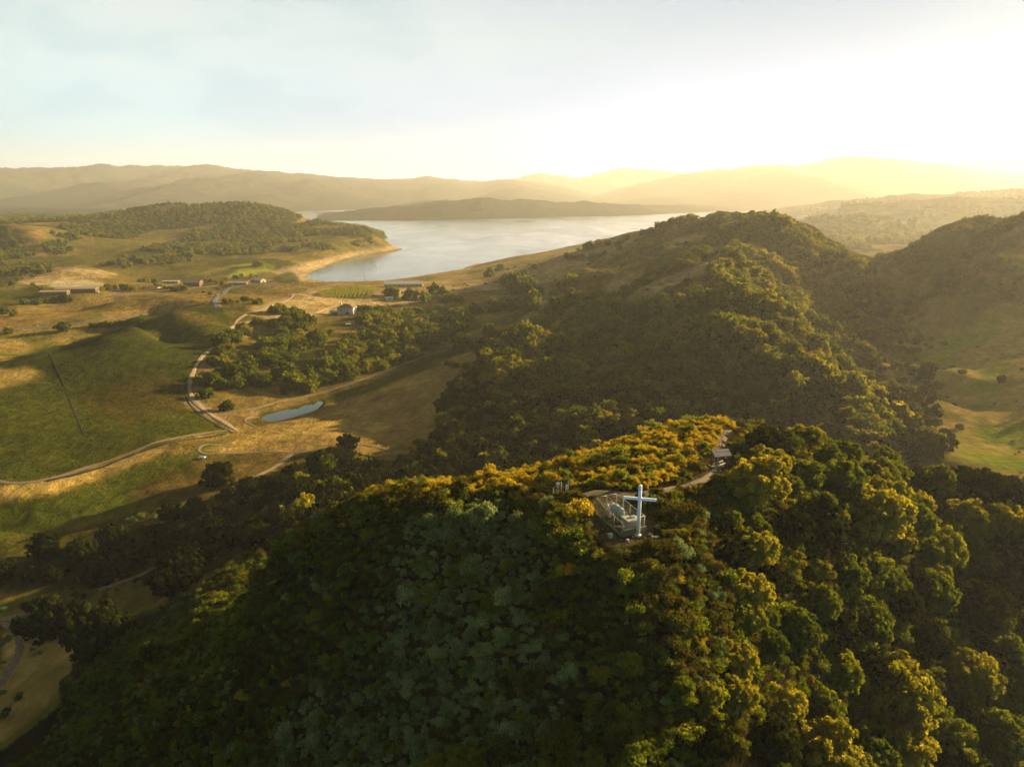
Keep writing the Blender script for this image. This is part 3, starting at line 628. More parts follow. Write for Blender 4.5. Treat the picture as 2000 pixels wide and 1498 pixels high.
def bush_arrays(seed, nleaf, size, upright=.0, nlobe=5, stretch=1.0, h=.75, jit=.7):
    rng = np.random.default_rng(seed)
    lc = np.stack([rng.uniform(-.62,.62,nlobe), rng.uniform(-.62,.62,nlobe), rng.uniform(.1,.6,nlobe)*h/.75], 1); lr = rng.uniform(.18,.42,nlobe)
    i = rng.integers(0, nlobe, nleaf); d = rng.normal(0,1,(nleaf,3)); d[:,2] = np.abs(d[:,2])*.9-.15; d /= np.linalg.norm(d, axis=1)[:,None]
    C = lc[i]+d*(lr[i]*rng.uniform(.35,1.35,nleaf))[:,None]
    # sub clumps: pull towards random twigs
    q = rng.integers(0, nleaf, nleaf//9); tw = C[q]; j = rng.integers(0, len(tw), nleaf); near = np.linalg.norm(tw[j]-C, axis=1) < .5
    C = np.where(near[:,None], C*.55+tw[j]*.45, C)
    Nr = d.copy(); Nr[:,2] += .2
    vq, fq = leaf_quads(rng, C, Nr, size, jit, stretch, upright)
    tone = rng.random(nleaf)*.75+.25*rng.random(nlobe)[i]
    cv, cf = IC1; vt = []; ft = []; o = 0
    for c, r in zip(lc, lr):
        s = r*.5*(1+rng.normal(0,.1,len(cv)))[:,None]; vv = cv*s+c; vv[:,2] = np.maximum(vv[:,2], -.3); vt.append(vv); ft.append(cf+o); o += len(cv)
    return vq, fq, np.concatenate(vt), np.concatenate(ft), tone

# prototypes -----------------------------------------------------------------
def crown_mesh(name, seed, mat, **kw):
    vq, fq, vt, ft, tone = crown_arrays(seed, **kw); return build_mesh(name, vq, fq, vt, ft, [mat], tone)
def tree_joined(name, seed, mat, **kw):
    vq, fq, vt, ft, tone = crown_arrays(seed, **kw); rng = np.random.default_rng(seed+500)
    tv, tf = trunk_arrays(rng, limbs=2, seg=4)
    me = build_mesh(name, vq, fq, np.concatenate([vt, tv]), np.concatenate([ft, tf+len(vt)]), [mat, M_bark], tone)
    k = len(me.polygons)-len(tf); mi = np.zeros(len(me.polygons), np.int32); mi[k:] = 1; me.polygons.foreach_set('material_index', mi); return me
def trunk_mesh(name, seed):
    v, f = trunk_arrays(np.random.default_rng(seed), limbs=5, seg=7); me = mesh_np(name, v, f); me.materials.append(M_bark); return me
NEAR = [(crown_mesh('crown', 100+k, M_oak if k < 4 else M_oakl, nleaf=22000, size=.058, nlobe=15, clump=30, flat=[.8,.95,.6,.85,.7,.9][k], corek=.60, sub=2, gap=.3), trunk_mesh('trunk', 40+k)) for k in range(6)]
SHADE_OAK = [(crown_mesh('crown', 250+k, M_oak_shade, nleaf=7000, size=.09, nlobe=13, clump=22, flat=[.8,.9,.6,.85][k], corek=.66, gap=.25), trunk_mesh('trunk', 80+k)) for k in range(4)]
MID = [(crown_mesh('crown', 200+k, M_oak if k < 4 else M_oakl, nleaf=3600, size=.12, nlobe=12, clump=18, flat=[.8,.9,.6,.85,.7,.9][k], corek=.68, gap=.25), trunk_mesh('trunk', 60+k)) for k in range(6)]
STOCK = bpy.data.collections.new('instance_stock')            # not linked: only feeds the two mass objects
def stock(me, k):
    o = bpy.data.objects.new('%03d' % k, me); STOCK.objects.link(o); return k
_k = 0; S_MID = []; S_FAR = []; S_SH = {}
for k in range(6): S_MID.append(stock(tree_joined('oak', 300+k, M_oak if k < 4 else M_oakl, nleaf=2400, size=.125, nlobe=12, clump=16, flat=[.85,.95,.7,.8,.75,.9][k], corek=.68, gap=.25), _k)); _k += 1
for k in range(4): S_FAR.append(stock(tree_joined('oak', 400+k, M_oak if k < 3 else M_oakl, nleaf=420, size=.25, nlobe=8, clump=10, flat=.85, corek=.88), _k)); _k += 1
S_SHADE = []
for k in range(3): S_SHADE.append(stock(tree_joined('oak', 450+k, M_oak_shade, nleaf=2400, size=.125, nlobe=12, clump=16, flat=.85, corek=.68, gap=.25), _k)); _k += 1
SH_MESH = {}
for nm, mat, kw in (('sage', M_sage, dict(nleaf=1600, size=.095, upright=3.5, stretch=2.2, h=1.0, nlobe=10)), ('chamise', M_cham, dict(nleaf=1300, size=.10, upright=1.4, stretch=1.9, h=.95, nlobe=8)),
                    ('sumac', M_lime, dict(nleaf=1200, size=.115, stretch=1.4, h=1.0, nlobe=8)), ('golden', M_gold, dict(nleaf=1300, size=.10, upright=2.0, stretch=1.9, h=.85, nlobe=8)),
                    ('scrub_oak', M_oak, dict(nleaf=1300, size=.11, h=1.1, nlobe=9))):
    SH_MESH[nm] = []; S_SH[nm] = []
    for k in range(3):
        vq, fq, vt, ft, tone = bush_arrays(600+k*7+len(S_SH)*31, **kw); me = build_mesh(nm, vq, fq, vt, ft, [mat], tone)
        SH_MESH[nm].append(me); S_SH[nm].append(stock(me, _k)); _k += 1

def scatter(name, rec, kindlabel=None):
    """one mass object: points carrying rotation, size and which stock mesh"""
    rec = np.array(rec, float); me = bpy.data.meshes.new(name); me.vertices.add(len(rec)); me.vertices.foreach_set('co', rec[:,:3].astype(np.float32).ravel())
    for nm, ty, col in (('sz','FLOAT',3),('rz','FLOAT',4),('pick','INT',5),('szz','FLOAT',6)):
        a = me.attributes.new(nm, ty, 'POINT'); a.data.foreach_set('value', rec[:,col].astype(np.int32 if ty == 'INT' else np.float32))
    o = bpy.data.objects.new(name, me); COL.objects.link(o)
    g = bpy.data.node_groups.new(name, 'GeometryNodeTree'); g.interface.new_socket('Geometry', in_out='INPUT', socket_type='NodeSocketGeometry'); g.interface.new_socket('Geometry', in_out='OUTPUT', socket_type='NodeSocketGeometry')
    gi = g.nodes.new('NodeGroupInput'); go = g.nodes.new('NodeGroupOutput'); ip = g.nodes.new('GeometryNodeInstanceOnPoints')
    ci = g.nodes.new('GeometryNodeCollectionInfo'); ci.inputs['Collection'].default_value = STOCK; ci.inputs['Separate Children'].default_value = True; ci.inputs['Reset Children'].default_value = True
    mp_ = g.nodes.new('GeometryNodeMeshToPoints'); g.links.new(gi.outputs[0], mp_.inputs[0]); g.links.new(mp_.outputs[0], ip.inputs['Points'])
    g.links.new(ci.outputs[0], ip.inputs['Instance']); ip.inputs['Pick Instance'].default_value = True
    def na(nm, ty):
        n = g.nodes.new('GeometryNodeInputNamedAttribute'); n.data_type = ty; n.inputs['Name'].default_value = nm; return n.outputs['Attribute']
    g.links.new(na('pick','INT'), ip.inputs['Instance Index'])
    cx = g.nodes.new('ShaderNodeCombineXYZ'); g.links.new(na('rz','FLOAT'), cx.inputs[2]); g.links.new(cx.outputs[0], ip.inputs['Rotation'])
    cs = g.nodes.new('ShaderNodeCombineXYZ'); s = na('sz','FLOAT'); g.links.new(s, cs.inputs[0]); g.links.new(s, cs.inputs[1]); g.links.new(na('szz','FLOAT'), cs.inputs[2]); g.links.new(cs.outputs[0], ip.inputs['Scale'])
    g.links.new(ip.outputs[0], go.inputs[0]); md = o.modifiers.new('spread', 'NODES'); md.node_group = g
    tag(o, kind='stuff'); return o

road_np = [(np.array(w2), wd) for w2, wd in ROAD_LINES]
def clear_of_roads(x, y, extra=0.0):
    ok = np.ones(x.shape, bool)
    for w2, wd in road_np:
        m = (x > w2[:,0].min()-15) & (x < w2[:,0].max()+15) & (y > w2[:,1].min()-15) & (y < w2[:,1].max()+15) & ok
        if m.any(): ok[np.where(m)[0][polyline_d(x[m], y[m], w2) < wd*.5+(extra[m] if hasattr(extra, '__len__') else extra)]] = False
    return ok
CLEAR = []            # (x, y, r) kept free of plants
def clear_of_spots(x, y, r=0):
    ok = np.ones(x.shape, bool)
    for cx, cy, cr in CLEAR: ok &= np.hypot(x-cx, y-cy) > cr+r
    return ok
def cells(x0, x1, y0, y1, c, seed):
    rng = np.random.default_rng(seed); gx, gy = np.meshgrid(np.arange(x0, x1, c), np.arange(y0, y1, c)); 
    x = (gx+rng.uniform(-.48,.48,gx.shape)*c).ravel(); y = (gy+rng.uniform(-.48,.48,gy.shape)*c).ravel()
    m = (x/y > PMIN+.02) & (x/y < PMAX-.02) & (y > 22); x = x[m]; y = y[m]; z = zat(x, y); u, v, d = proj(x, y, z)
    m = (u > -500) & (u < 2500) & (v < 1900); return x[m], y[m], z[m], np.clip(u[m], 4, 1996), v[m], d[m], rng
for u_, v_, r_ in [(1208,1022,4.4),(1195,1000,3.6),(1225,1042,3.0),(1246,1047,2.4),(1250,1054,1.8),(1190,1052,1.6),(1400,912,2.4),(1404,900,2.0),(1090,972,1.3),(1108,966,1.3),(1165,985,1.9),(1192,985,2.2)]:
    q = hit(u_, v_); CLEAR.append((q.x, q.y, r_))
for u_, v_, r_ in [(668,614,13),(672,606,13),(680,637,5),(150,568,24),(115,570,18),(383,556,12),(505,549,12),(790,556,22),(566,806,12),(735,578,12)]:
    q = hit(u_, v_); CLEAR.append((q.x, q.y, r_))

TREES = []   # x, y, z, r, rot, squash, zone, lod, pale
def tree_zone(zone, poly, x0, x1, y0, y1, c, rmin, rmax, dens, seed, thr=None, nscale=40, pale=.12, lod='MID', hf=1.0):
    x, y, z, u, v, d, rng = cells(x0, x1, y0, y1, c, seed)
    r = rng.uniform(0,1,x.size)**1.4*(rmax-rmin)+rmin
    if zone == 'hill': r = r*(1+.55*np.clip(fbm(x, y, 55, 3, 777)*1.6, -.6, .9))
    m = in_poly(u, v, poly) & (rng.random(x.size) < dens) & (z > .8)
    if thr is not None: m &= fbm(x, y, nscale, 3, seed) > thr
    if zone == 'hill': 
        bare = in_poly(u, v, BARE)
        for pq in BARE2: bare |= in_poly(u, v, pq)
        m &= ~(bare & (rng.random(x.size) < .95))
    m &= clear_of_roads(x, y, r*.6) & clear_of_spots(x, y, r*.5)
    rot = rng.uniform(0, 6.28, x.size); sq = rng.uniform(.85, 1.25, x.size)*hf; pl = rng.random(x.size) < pale
    for i in np.where(m)[0]: TREES.append([x[i], y[i], z[i]-.12*r[i], r[i], rot[i], sq[i], zone, lod, bool(pl[i])])
def tree_at(zone, u, v, wpx, pale=False, lod='MID', hf=1.0, label=None, ymin=25, base=None):
    """v is the middle of the crown; the foot stands below it"""
    q = hit(u, v+wpx*.42 if base is None else base, ymin); dist = math.hypot(q.y, CAMH-q.z); r = wpx*dist/FPX*.5
    TREES.append([q.x, q.y, q.z-.1*r, r, random.uniform(0, 6.28), hf*random.uniform(.95,1.15), zone, lod, pale, label]); return q
# ------------------------------------------------------------------ trees the photo singles out
flank = [(1478,915,135,1),(1560,905,90,0),(1640,925,105,0),(1705,985,165,1),(1590,985,90,0),(1790,925,56,0),(1835,925,60,0),(1880,925,66,0),(1925,935,70,0),(1972,955,70,0),
 (1885,990,105,1),(1960,1005,110,1),(2010,1015,110,0),(1830,1060,110,0),(1900,1075,90,0),(1615,1035,85,0),(1545,1010,90,0),(1470,1055,120,1),(1455,1140,105,1),(1510,1120,70,0),(1455,1190,80,1),
 (1500,1245,70,0),(1560,1215,95,0),(1600,1165,80,0),(1650,1105,90,0),(1720,1120,80,0),(1750,1165,85,0),(1700,1200,95,0),(1640,1215,85,0),(1800,1240,90,0),(1900,1160,120,0),(1960,1265,85,0),(1885,1300,105,1),(1985,1330,90,0),
 (1640,1290,90,0),(1700,1290,90,0),(1745,1340,150,1),(1820,1400,110,0),(1760,1430,120,1),(1600,1370,95,0),(1525,1355,100,1),(1440,1350,90,1),(1385,1345,60,1),(1610,1450,130,1),(1700,1460,100,0),(1860,1470,100,0),(1500,1440,100,0),
 (915,1478,95,1),(850,1492,60,1),(1232,1285,60,1),(1175,1310,45,1),(1950,1420,110,0),(1780,1000,80,0),(1420,1000,60,0),(1400,1440,90,0),(1330,1330,60,0),(1990,1120,90,0)]
for u, v, wp, pl in flank: tree_at('flank', u, v, wp, bool(pl), 'NEAR')
_ex = [(t[0], t[1], t[3]) for t in TREES]
n0 = len(TREES)
tree_zone('flank', [(1400,1040),(1440,1180),(1400,1300),(1340,1400),(1330,1700),(2100,1900),(2100,990),(1780,930),(1700,900),(1600,880),(1560,870),(1480,870),(1440,930),(1420,990)], -20, 240, 30, 175, 4.8, 1.7, 4.4, .88, 1001, None, 40, .25, 'NEAR', .95)
TREES[:] = TREES[:n0]+[t for t in TREES[n0:] if all(math.hypot(t[0]-a, t[1]-b) > (t[3]+c)*.62 for a, b, c in _ex) and t[2] < 92]
# lone and landmark trees of the valley
LAND = [('valley',425,915,74,'broad dark oak standing alone below the farm track fork, beside the small white trailer'),('valley',680,857,44,'lone upright dark oak on the brown grass slope above the track'),
 ('valley',196,1208,135,'wide dark oak on the canyon floor, right of its smaller neighbour'),('valley',95,1192,105,'dark oak on the canyon floor beside the pale track, at the left edge'),
 ('valley',350,1105,108,'big black-green oak overhanging the pale canyon track'),('valley',540,938,58,'dark oak at the end of the diagonal farm track'),('valley',620,892,52,'dark oak just below the farm track, right of the fork'),
 ('belt',40,640,0,None),
 ('belt',123,634,32,'round dark oak on the paved road between the olive field and the straw hill'),('belt',17,643,20,'small yellow-green tree at the left end of the paved road'),
 ('grove',443,787,34,'low dark oak alone between the grove and the dirt track'),('grove',432,660,42,'spreading oak on the bend of the dirt road, left end of the grove'),
 ('grove',1013,648,66,'large dark oak at the foot of the wooded hill, left of its lower path'),('grove',900,660,46,'dark oak east of the grove, on the grassy swale'),('grove',948,672,52,'round oak on the swale between the grove and the wooded hill'),
 ('grove',1015,548,60,'clump-crowned oak on the tan slope above the lake track'),('grove',990,545,36,None),('grove',1040,560,50,None),('grove',955,530,26,None),('grove',975,520,22,None),('grove',1100,552,30,None),('grove',1043,518,16,None),
 ('grove',1000,588,46,None),('grove',1035,585,56,None),('grove',965,592,40,None),('grove',930,600,30,None),('grove',1120,545,34,None),
 ('grove',640,745,0,None),('grove',955,640,34,None),
 ('belt',765,566,34,'dark oak at the left end of the long pale greenhouse roof'),('belt',850,564,38,'dark oak at the right end of the long pale greenhouse roof'),('belt',800,572,34,None),('belt',830,578,30,None)]
for zone, u, v, wp, lb in LAND:
    if wp: tree_at(zone, u, v, wp, False, 'NEAR' if wp > 70 else 'MID', label=lb)
tree_at('grove', 572, 738, 50); tree_at('grove', 610, 733, 44)
tree_at('belt', 1288, 441, 16, lod='MID', ymin=700); tree_at('belt', 1520, 424, 20, lod='MID', ymin=600); tree_at('belt', 1482, 417, 16, lod='MID', ymin=600); tree_at('belt', 1152, 478, 22, ymin=900)
# grove round the house
GR = [(385,760),(400,700),(430,650),(470,625),(560,608),(620,625),(600,650),(640,655),(700,628),(700,600),(760,565),(850,560),(905,590),(925,640),(890,672),(830,682),(760,722),(700,745),(650,770),(570,775),(490,752),(430,775),(395,785)]
n0 = len(TREES); _ex = [(t[0], t[1], t[3]) for t in TREES]
tree_zone('grove', GR, -320, 40, 360, 800, 9.0, 4.2, 7.2, .80, 1002, -.26, 60, .12, 'MID', .95)
GAP = [[(640,665),(690,640),(700,660),(650,690),(600,725),(585,745),(575,715),(610,690)],[(460,680),(500,640),(560,640),(480,700)]]
TREES[:] = [t for i, t in enumerate(TREES) if i < n0 or not any(in_poly(np.array([proj(*t[:3])[0]]), np.array([proj(*t[:3])[1]]), g)[0] for g in GAP) and all(math.hypot(t[0]-a, t[1]-b) > (t[3]+c)*.5 for a, b, c in _ex)]
# dark valley belt between the two hills
tree_zone('valley', [(0,1068),(120,1055),(300,1010),(440,975),(560,930),(600,900),(680,895),(760,905),(860,850),(960,880),(1000,920),(760,1000),(560,1070),(420,1120),(330,1130),(200,1140),(0,1150)], -260, 60, 150, 340, 7.0, 3.0, 5.8, .80, 1003, -.25, 35, .03, 'MID')
# big wooded hill
BARE = [(1215,592),(1255,560),(1300,541),(1350,524),(1388,506),(1415,484),(1422,490),(1402,512),(1392,528),(1375,545),(1320,562),(1280,582),(1235,598)]
HILL = [(780,905),(860,835),(890,760),(960,690),(1000,670),(1060,615),(1080,590),(1150,575),(1230,590),(1300,562),(1400,522),(1430,480),(1490,425),(1530,430),(1640,490),(1700,530),(1770,640),(1830,740),(1850,880),(1760,1000),(1400,1100),(900,1000),(600,1060),(560,950),(640,900)]
tree_zone('hill', HILL, -120, 420, 175, 950, 6.2, 2.6, 6.0, .97, 1004, None, 40, .42)
tree_zone('hill', [(1000,690),(1100,590),(1180,520),(1250,460),(1300,438),(1450,410),(1500,425),(1400,510),(1240,575),(1100,650)], 0, 420, 430, 1000, 7.5, 2.2, 5.4, .85, 1005, -.12, 40, .1)
tree_zone('hill', [(1780,870),(1900,880),(1830,700),(1760,640),(1700,520),(1730,490),(1820,455),(1900,430),(2000,405),(2000,600),(1880,580),(1800,620),(1840,740),(1880,860)], 150, 700, 230, 900, 7.0, 2.6, 5.0, .9, 1006, -.3, 50, .08)
tree_zone('hill', [(1760,560),(2000,560),(2000,800),(1900,790),(1820,700)], 150, 420, 300, 700, 9.0, 1.6, 3.6, .2, 1007, .15, 50, .08)
# far woods
for poly, y0, y1, c, dens, thr in [([(60,470),(130,440),(200,425),(330,394),(500,392),(590,425),(520,470),(430,490),(330,500),(200,515),(120,510)],1200,3000,11,.85,-.08),
   ([(415,490),(480,475),(560,455),(600,436),(640,426),(700,432),(745,450),(755,468),(700,482),(640,490),(560,492),(440,506)],1300,2600,10,.9,-.14),
   ([(0,432),(40,440),(90,470),(70,500),(0,510)],1200,2600,10,.95,-.2),([(0,418),(240,415),(220,440),(100,440),(0,440)],1900,3600,14,.9,-.15),
   ([(1540,400),(2000,370),(2000,450),(1740,480),(1650,490),(1600,450)],900,4200,16,.55,.05),
   ([(0,515),(100,520),(60,540),(0,555)],900,1500,10,.7,-.1),([(190,510),(330,500),(430,490),(440,500),(260,530),(200,530)],1000,1500,11,.5,.0)]:
    tree_zone('far', poly, -3000, 3000, y0, y1, c, c*.36, c*.66, dens, int(c*100+y0), thr, c*14, .1, 'FAR')
# hedges, garden and roadside trees of the left basin
def belt(pts, n, wlo, whi, jit=5, zone='belt', pale=.2, seed=1, ymin=250):
    rr = random.Random(seed)
    for i in range(n):
        t = (i+rr.random()*.6)/n*(len(pts)-1); k = min(int(t), len(pts)-2); f = t-k
        u = pts[k][0]*(1-f)+pts[k+1][0]*f+rr.uniform(-jit, jit); v = pts[k][1]*(1-f)+pts[k+1][1]*f+rr.uniform(-jit, jit)*.35
        tree_at(zone, u, v, rr.uniform(wlo, whi), rr.random() < pale, 'MID', ymin=ymin)
belt([(170,634),(210,632),(250,628),(285,618)], 16, 13, 20, 5, seed=2)
belt([(45,588),(80,586),(110,582),(135,578)], 12, 12, 20, 6, seed=3)
belt([(0,606),(12,604),(30,610)], 4, 14, 20, 3, seed=4)
belt([(60,552),(88,566)], 3, 8, 11, 3, seed=5)
belt([(190,564),(210,558),(240,556),(262,560)], 9, 11, 18, 5, seed=6)
belt([(275,547),(300,546),(320,560),(345,562),(372,560)], 12, 10, 16, 5, seed=7)
belt([(395,548),(412,548),(430,550),(448,556),(400,568),(420,574)], 12, 8, 13, 5, pale=.6, seed=8)
belt([(440,545),(470,538),(500,538),(490,552)], 8, 8, 13, 5, pale=.7, seed=9)
belt([(436,586),(452,588),(476,582),(482,584),(500,588),(515,586)], 8, 10, 17, 4, pale=.4, seed=10)
belt([(100,523),(60,535),(30,548),(0,552)], 9, 10, 16, 5, seed=11)
belt([(240,520),(260,515),(300,503),(345,495)], 11, 8, 14, 5, seed=12)
belt([(500,512),(520,512)], 2, 14, 20, 3, seed=13)
belt([(1140,480),(1170,470),(1200,476),(1230,462)], 9, 9, 18, 6, seed=14)
belt([(870,706),(900,712),(940,708),(955,700)], 8, 14, 20, 4, seed=15)
belt([(1110,500),(1160,500),(1210,480)], 7, 14, 24, 8, seed=16)

# ------------------------------------------------------------------ which trees become objects of their own
ZL = {'flank': ('leafy oak with gold-rimmed crown packed among others on the slope right of the white cross', 'oaks crowding the slope right of the white cross'),
      'grove': ('rounded dark green oak in the grove between the dirt road and the wooded hill', 'oaks of the grove around the white house'),
      'valley': ('nearly black shaded oak in the gully between the near hillside and the fields', 'shaded oaks in the gully'),
      'belt': ('small bushy tree beside the farm roads and buildings left of the lake', 'roadside and garden trees of the left basin'),
      'hill': ('small round oak in the dense wood covering the big hill behind the cross', 'oaks on the big wooded hill'), 'far': (None, None)}
recs = []
for t in TREES:
    u, v, d = proj(t[0], t[1], t[2]+t[3]*.7)
    infr = (-20 < u < 2020) and (v < 1540)
    score = t[3]/d*(1 if infr else 0) * (3 if len(t) > 9 and t[9] else 1)
    recs.append((float(score), t))
recs.sort(key=lambda q: -q[0])
def visible(t):
    """is the crown top seen from the drone, over the terrain?"""
    e = np.array([0., 0., CAMH]); q = np.array([t[0], t[1], t[2]+t[3]*1.15]); k = np.linspace(.15, .97, 60)[:,None]
    p = e+(q-e)*k; return bool((zat(p[:,0], p[:,1]) < p[:,2]+.3).all())
CAP = {'flank': 130, 'grove': 95, 'valley': 45, 'belt': 60, 'hill': 0}
ind = []; mass = []; used = {}; 
for s, t in recs:
    z = t[6]
    if s > 0 and used.get(z, 0) < CAP.get(z, 0) and len(ind) < 298 and visible(t): ind.append(t); used[z] = used.get(z, 0)+1
    else: mass.append(t)
ORD = ['leftmost','second','third','fourth','fifth','sixth','seventh','eighth','ninth','tenth','eleventh','twelfth','thirteenth','fourteenth','fifteenth']
BAND = {'flank': ['behind the shelter roof, topmost', 'just right of the shelter', 'level with the cross arm', 'level with the cross foot', 'just below the cross', 'a little below the cross', 'halfway down the near slope', 'low on the near slope', 'near the bottom edge', 'above the bottom edge', 'along the bottom edge', 'in the bottom corner', 'cut by the bottom edge'],
        'grove': ['level with the white house', 'just below the white house', 'in the upper grove', 'in the middle of the grove', 'in the lower grove', 'low in the grove', 'at the foot of the grove', 'above the pond', 'at the pond'],
        'valley': ['above the farm track', 'beside the farm track', 'in the upper gully', 'in the middle gully', 'in the lower gully', 'on the canyon floor', 'below the canyon track'],
        'belt': ['by the far farm buildings', 'by the long brown shed', 'along the curved road', 'on the left basin road', 'beside the paved road', 'above the olive field', 'beside the lake road']}
zz = {}
for t in ind:
    if not (len(t) > 9 and t[9]): u, v, d = proj(t[0], t[1], t[2]+t[3]*.7); zz.setdefault(t[6], []).append((float(v), float(u), t))
UL = {}
for z, ls in zz.items():
    ls.sort(key=lambda q: q[0]); nb = min(len(BAND[z]), max(1, -(-len(ls)//14))); nb = max(nb, -(-len(ls)//15)); per = -(-len(ls)//nb); step = len(BAND[z])/nb
    for b in range(nb):
        grp = sorted(ls[b*per:(b+1)*per], key=lambda q: q[1])
        for k, (v, u, t) in enumerate(grp):
            tone = 'pale golden' if t[8] else 'dark green'; rank = ORD[k] if k < len(ORD) else 'rightmost'
            UL[id(t)] = ('%s oak of the row %s, %s' % (rank if k == 0 else rank+' from left', BAND[z][min(int(b*step), len(BAND[z])-1)], tone), ZL[z][1])
ti = 0
for t in ind:
    x, y, z, r, rot, sq, zone, lod, pale = t[:9]; lb = t[9] if len(t) > 9 else None
    bank = NEAR if (lod == 'NEAR' or r/y > .03) else MID
    if zone == 'valley' or (zone == 'flank' and not pale and lb is None and random.random() < .35): bank = SHADE_OAK; pale = False  # valley oaks and some flank crowns wear the shade-painted leaves
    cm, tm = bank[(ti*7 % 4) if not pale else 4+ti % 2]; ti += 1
    e = bpy.data.objects.new('oak_tree', None); COL.objects.link(e); e.location = (x, y, z); e.rotation_euler = (0, 0, rot); e.scale = (r, r*random.uniform(.88,1.1), r*sq); e.empty_display_size = .2
    a = bpy.data.objects.new('crown', cm); COL.objects.link(a); a.parent = e
    b = bpy.data.objects.new('trunk', tm); COL.objects.link(b); b.parent = e
    if lb: tag(e, lb, 'tree')
    else: tag(e, UL[id(t)][0], 'tree', UL[id(t)][1])
print('trees individual', len(ind), used, 'mass', len(mass))
M = []
for t in mass:
    x, y, z, r, rot, sq, zone, lod, pale = t[:9]; far = y > 760 or lod == 'FAR'
    pk = (random.choice(S_FAR[:3]) if not pale else S_FAR[3]) if far else (random.choice(S_MID[:4]) if not pale else random.choice(S_MID[4:]))
    if zone == 'valley' or (zone == 'hill' and ((y < 345 and x < 150) or z < 27) and random.random() < .75): pk = random.choice(S_SHADE)  # gully shade comes from the near-black leaf colour here
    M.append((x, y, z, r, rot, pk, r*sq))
wd_ = scatter('woodland', M)

# ------------------------------------------------------------------ chaparral of the near hill
NH = [(2100,930),(1780,885),(1640,850),(1500,806),(1440,800),(1300,812),(1160,860),(1000,895),(850,915),(700,935),(600,990),(520,1050),(420,1130),(320,1190),(205,1262),(120,1330),(25,1400),(-60,1440),(-200,1900),(2300,1900)]
SG = [(880,1005),(960,1000),(1040,1040),(1060,1120),(1080,1250),(1160,1340),(1150,1420),(1100,1498),(600,1560),(560,1400),(640,1280),(740,1150),(800,1060)]
CRV = [(1480,830),(1440,800),(1300,812),(1160,860),(1000,895),(850,915),(700,935),(700,965),(900,970),(1080,985),(1130,960),(1180,955),(1300,950),(1380,905),(1425,850)]
x, y, z, u, v, d, rng = cells(-110, 150, 24, 215, .92, 2001)
nn = fbm(x, y, 22, 3, 71); n2 = fbm(x, y, 9, 3, 72); n3_ = fbm(x, y, 5, 2, 73)
vis_nh = in_poly(u, v, NH) & (y < 190) & (z > 26)
r = (rng.uniform(.5, 1.0, x.size)*.90+1.0*rng.random(x.size)**9)*(1+.4*(n3_ > .35))
crest = in_poly(u, v, CRV); sg = in_poly(u+nn*120+n2*60, v+n2*110+nn*60, SG)
flankz = in_poly(u, v, [(1420,1040),(1450,1180),(1410,1300),(1350,1400),(1340,1900),(2100,1900),(2100,990),(1780,930),(1640,900),(1480,900)])
ok = vis_nh & clear_of_roads(x, y, r*.55+.1) & clear_of_spots(x, y, r*.6) & (rng.random(x.size) < np.where(flankz, .55, np.where(crest, .80, .97))) & ~((nn > .18) & crest)
q = rng.random(x.size); SH = []
for i in np.where(ok)[0]:
    a = n2[i]; qq = q[i]
    if crest[i]: sp = 'golden' if qq < .74+.3*a else ('sumac' if qq < .92 else 'chamise')
    elif sg[i]: sp = 'sage' if qq < .80+.5*a else ('sumac' if qq < .93 else 'chamise')
    elif flankz[i]: sp = 'scrub_oak' if qq < .5 else ('sumac' if qq < .75 else 'chamise')
    else: sp = 'chamise' if qq < .42-.6*a else ('sumac' if qq < .66-.3*a else ('scrub_oak' if qq < .86 else ('sage' if qq < .97 else 'golden')))
    rr = r[i]*(.92 if sp in ('sage','golden') else 1.1)
    SH.append([x[i], y[i], z[i]-.12, rr, rng.uniform(0, 6.28), sp, rr*rng.uniform(.75, 1.2)])
# smaller scrub on the big hill's open side, canyon floor, right valley and swales
def scrub(poly, x0, x1, y0, y1, c, rlo, rhi, dens, thr, sps, seed):
    x, y, z, u, v, d, rng = cells(x0, x1, y0, y1, c, seed)
    m = in_poly(u, v, poly) & (rng.random(x.size) < dens) & (fbm(x, y, 30, 3, seed) > thr) & (z > .6); r = rng.uniform(rlo, rhi, x.size)
    if y0 >= 170:
        bare = in_poly(u, v, BARE)
        for pq in BARE2: bare |= in_poly(u, v, pq)
        m &= ~(bare & (rng.random(x.size) < .9))
    m &= clear_of_roads(x, y, r*.7) & clear_of_spots(x, y, r*.6)
    for i in np.where(m)[0]: SH.append([x[i], y[i], z[i]-.1, r[i], rng.uniform(0, 6.28), rng.choice(sps), r[i]*rng.uniform(.7,1.1)])
scrub([(0,1160),(150,1130),(330,1100),(520,1070),(420,1150),(300,1230),(150,1370),(0,1480)], -130, -10, 90, 240, 2.4, .6, 1.3, .6, .02, ['sage','sage','chamise','sumac'], 2101)
scrub([(240,1010),(450,970),(620,950),(700,960),(520,1060),(330,1100),(180,1130)], -200, 0, 150, 300, 3.2, .9, 1.9, .7, -.1, ['sage','chamise','scrub_oak','sumac'], 2102)
scrub([(1000,690),(1100,590),(1180,520),(1250,460),(1300,438),(1450,410),(1500,425),(1400,520),(1300,600),(1100,700)], 0, 420, 400, 1000, 4.2, 1.1, 2.4, .85, -.25, ['chamise','scrub_oak','sumac','scrub_oak'], 2103)
scrub(HILL, -120, 420, 175, 600, 4.4, 1.2, 2.4, .6, -.1, ['chamise','scrub_oak','sumac','scrub_oak'], 2104)
scrub([(1780,640),(2000,560),(2000,960),(1830,900),(1760,760)], 100, 420, 170, 640, 5.5, .6, 1.5, .14, .1, ['chamise','chamise','sage','scrub_oak'], 2105)
scrub([(700,745),(960,650),(1000,690),(900,780),(870,840),(700,870),(560,870)], -160, 40, 260, 560, 6.0, .4, .8, .12, .1, ['chamise','golden'], 2106)
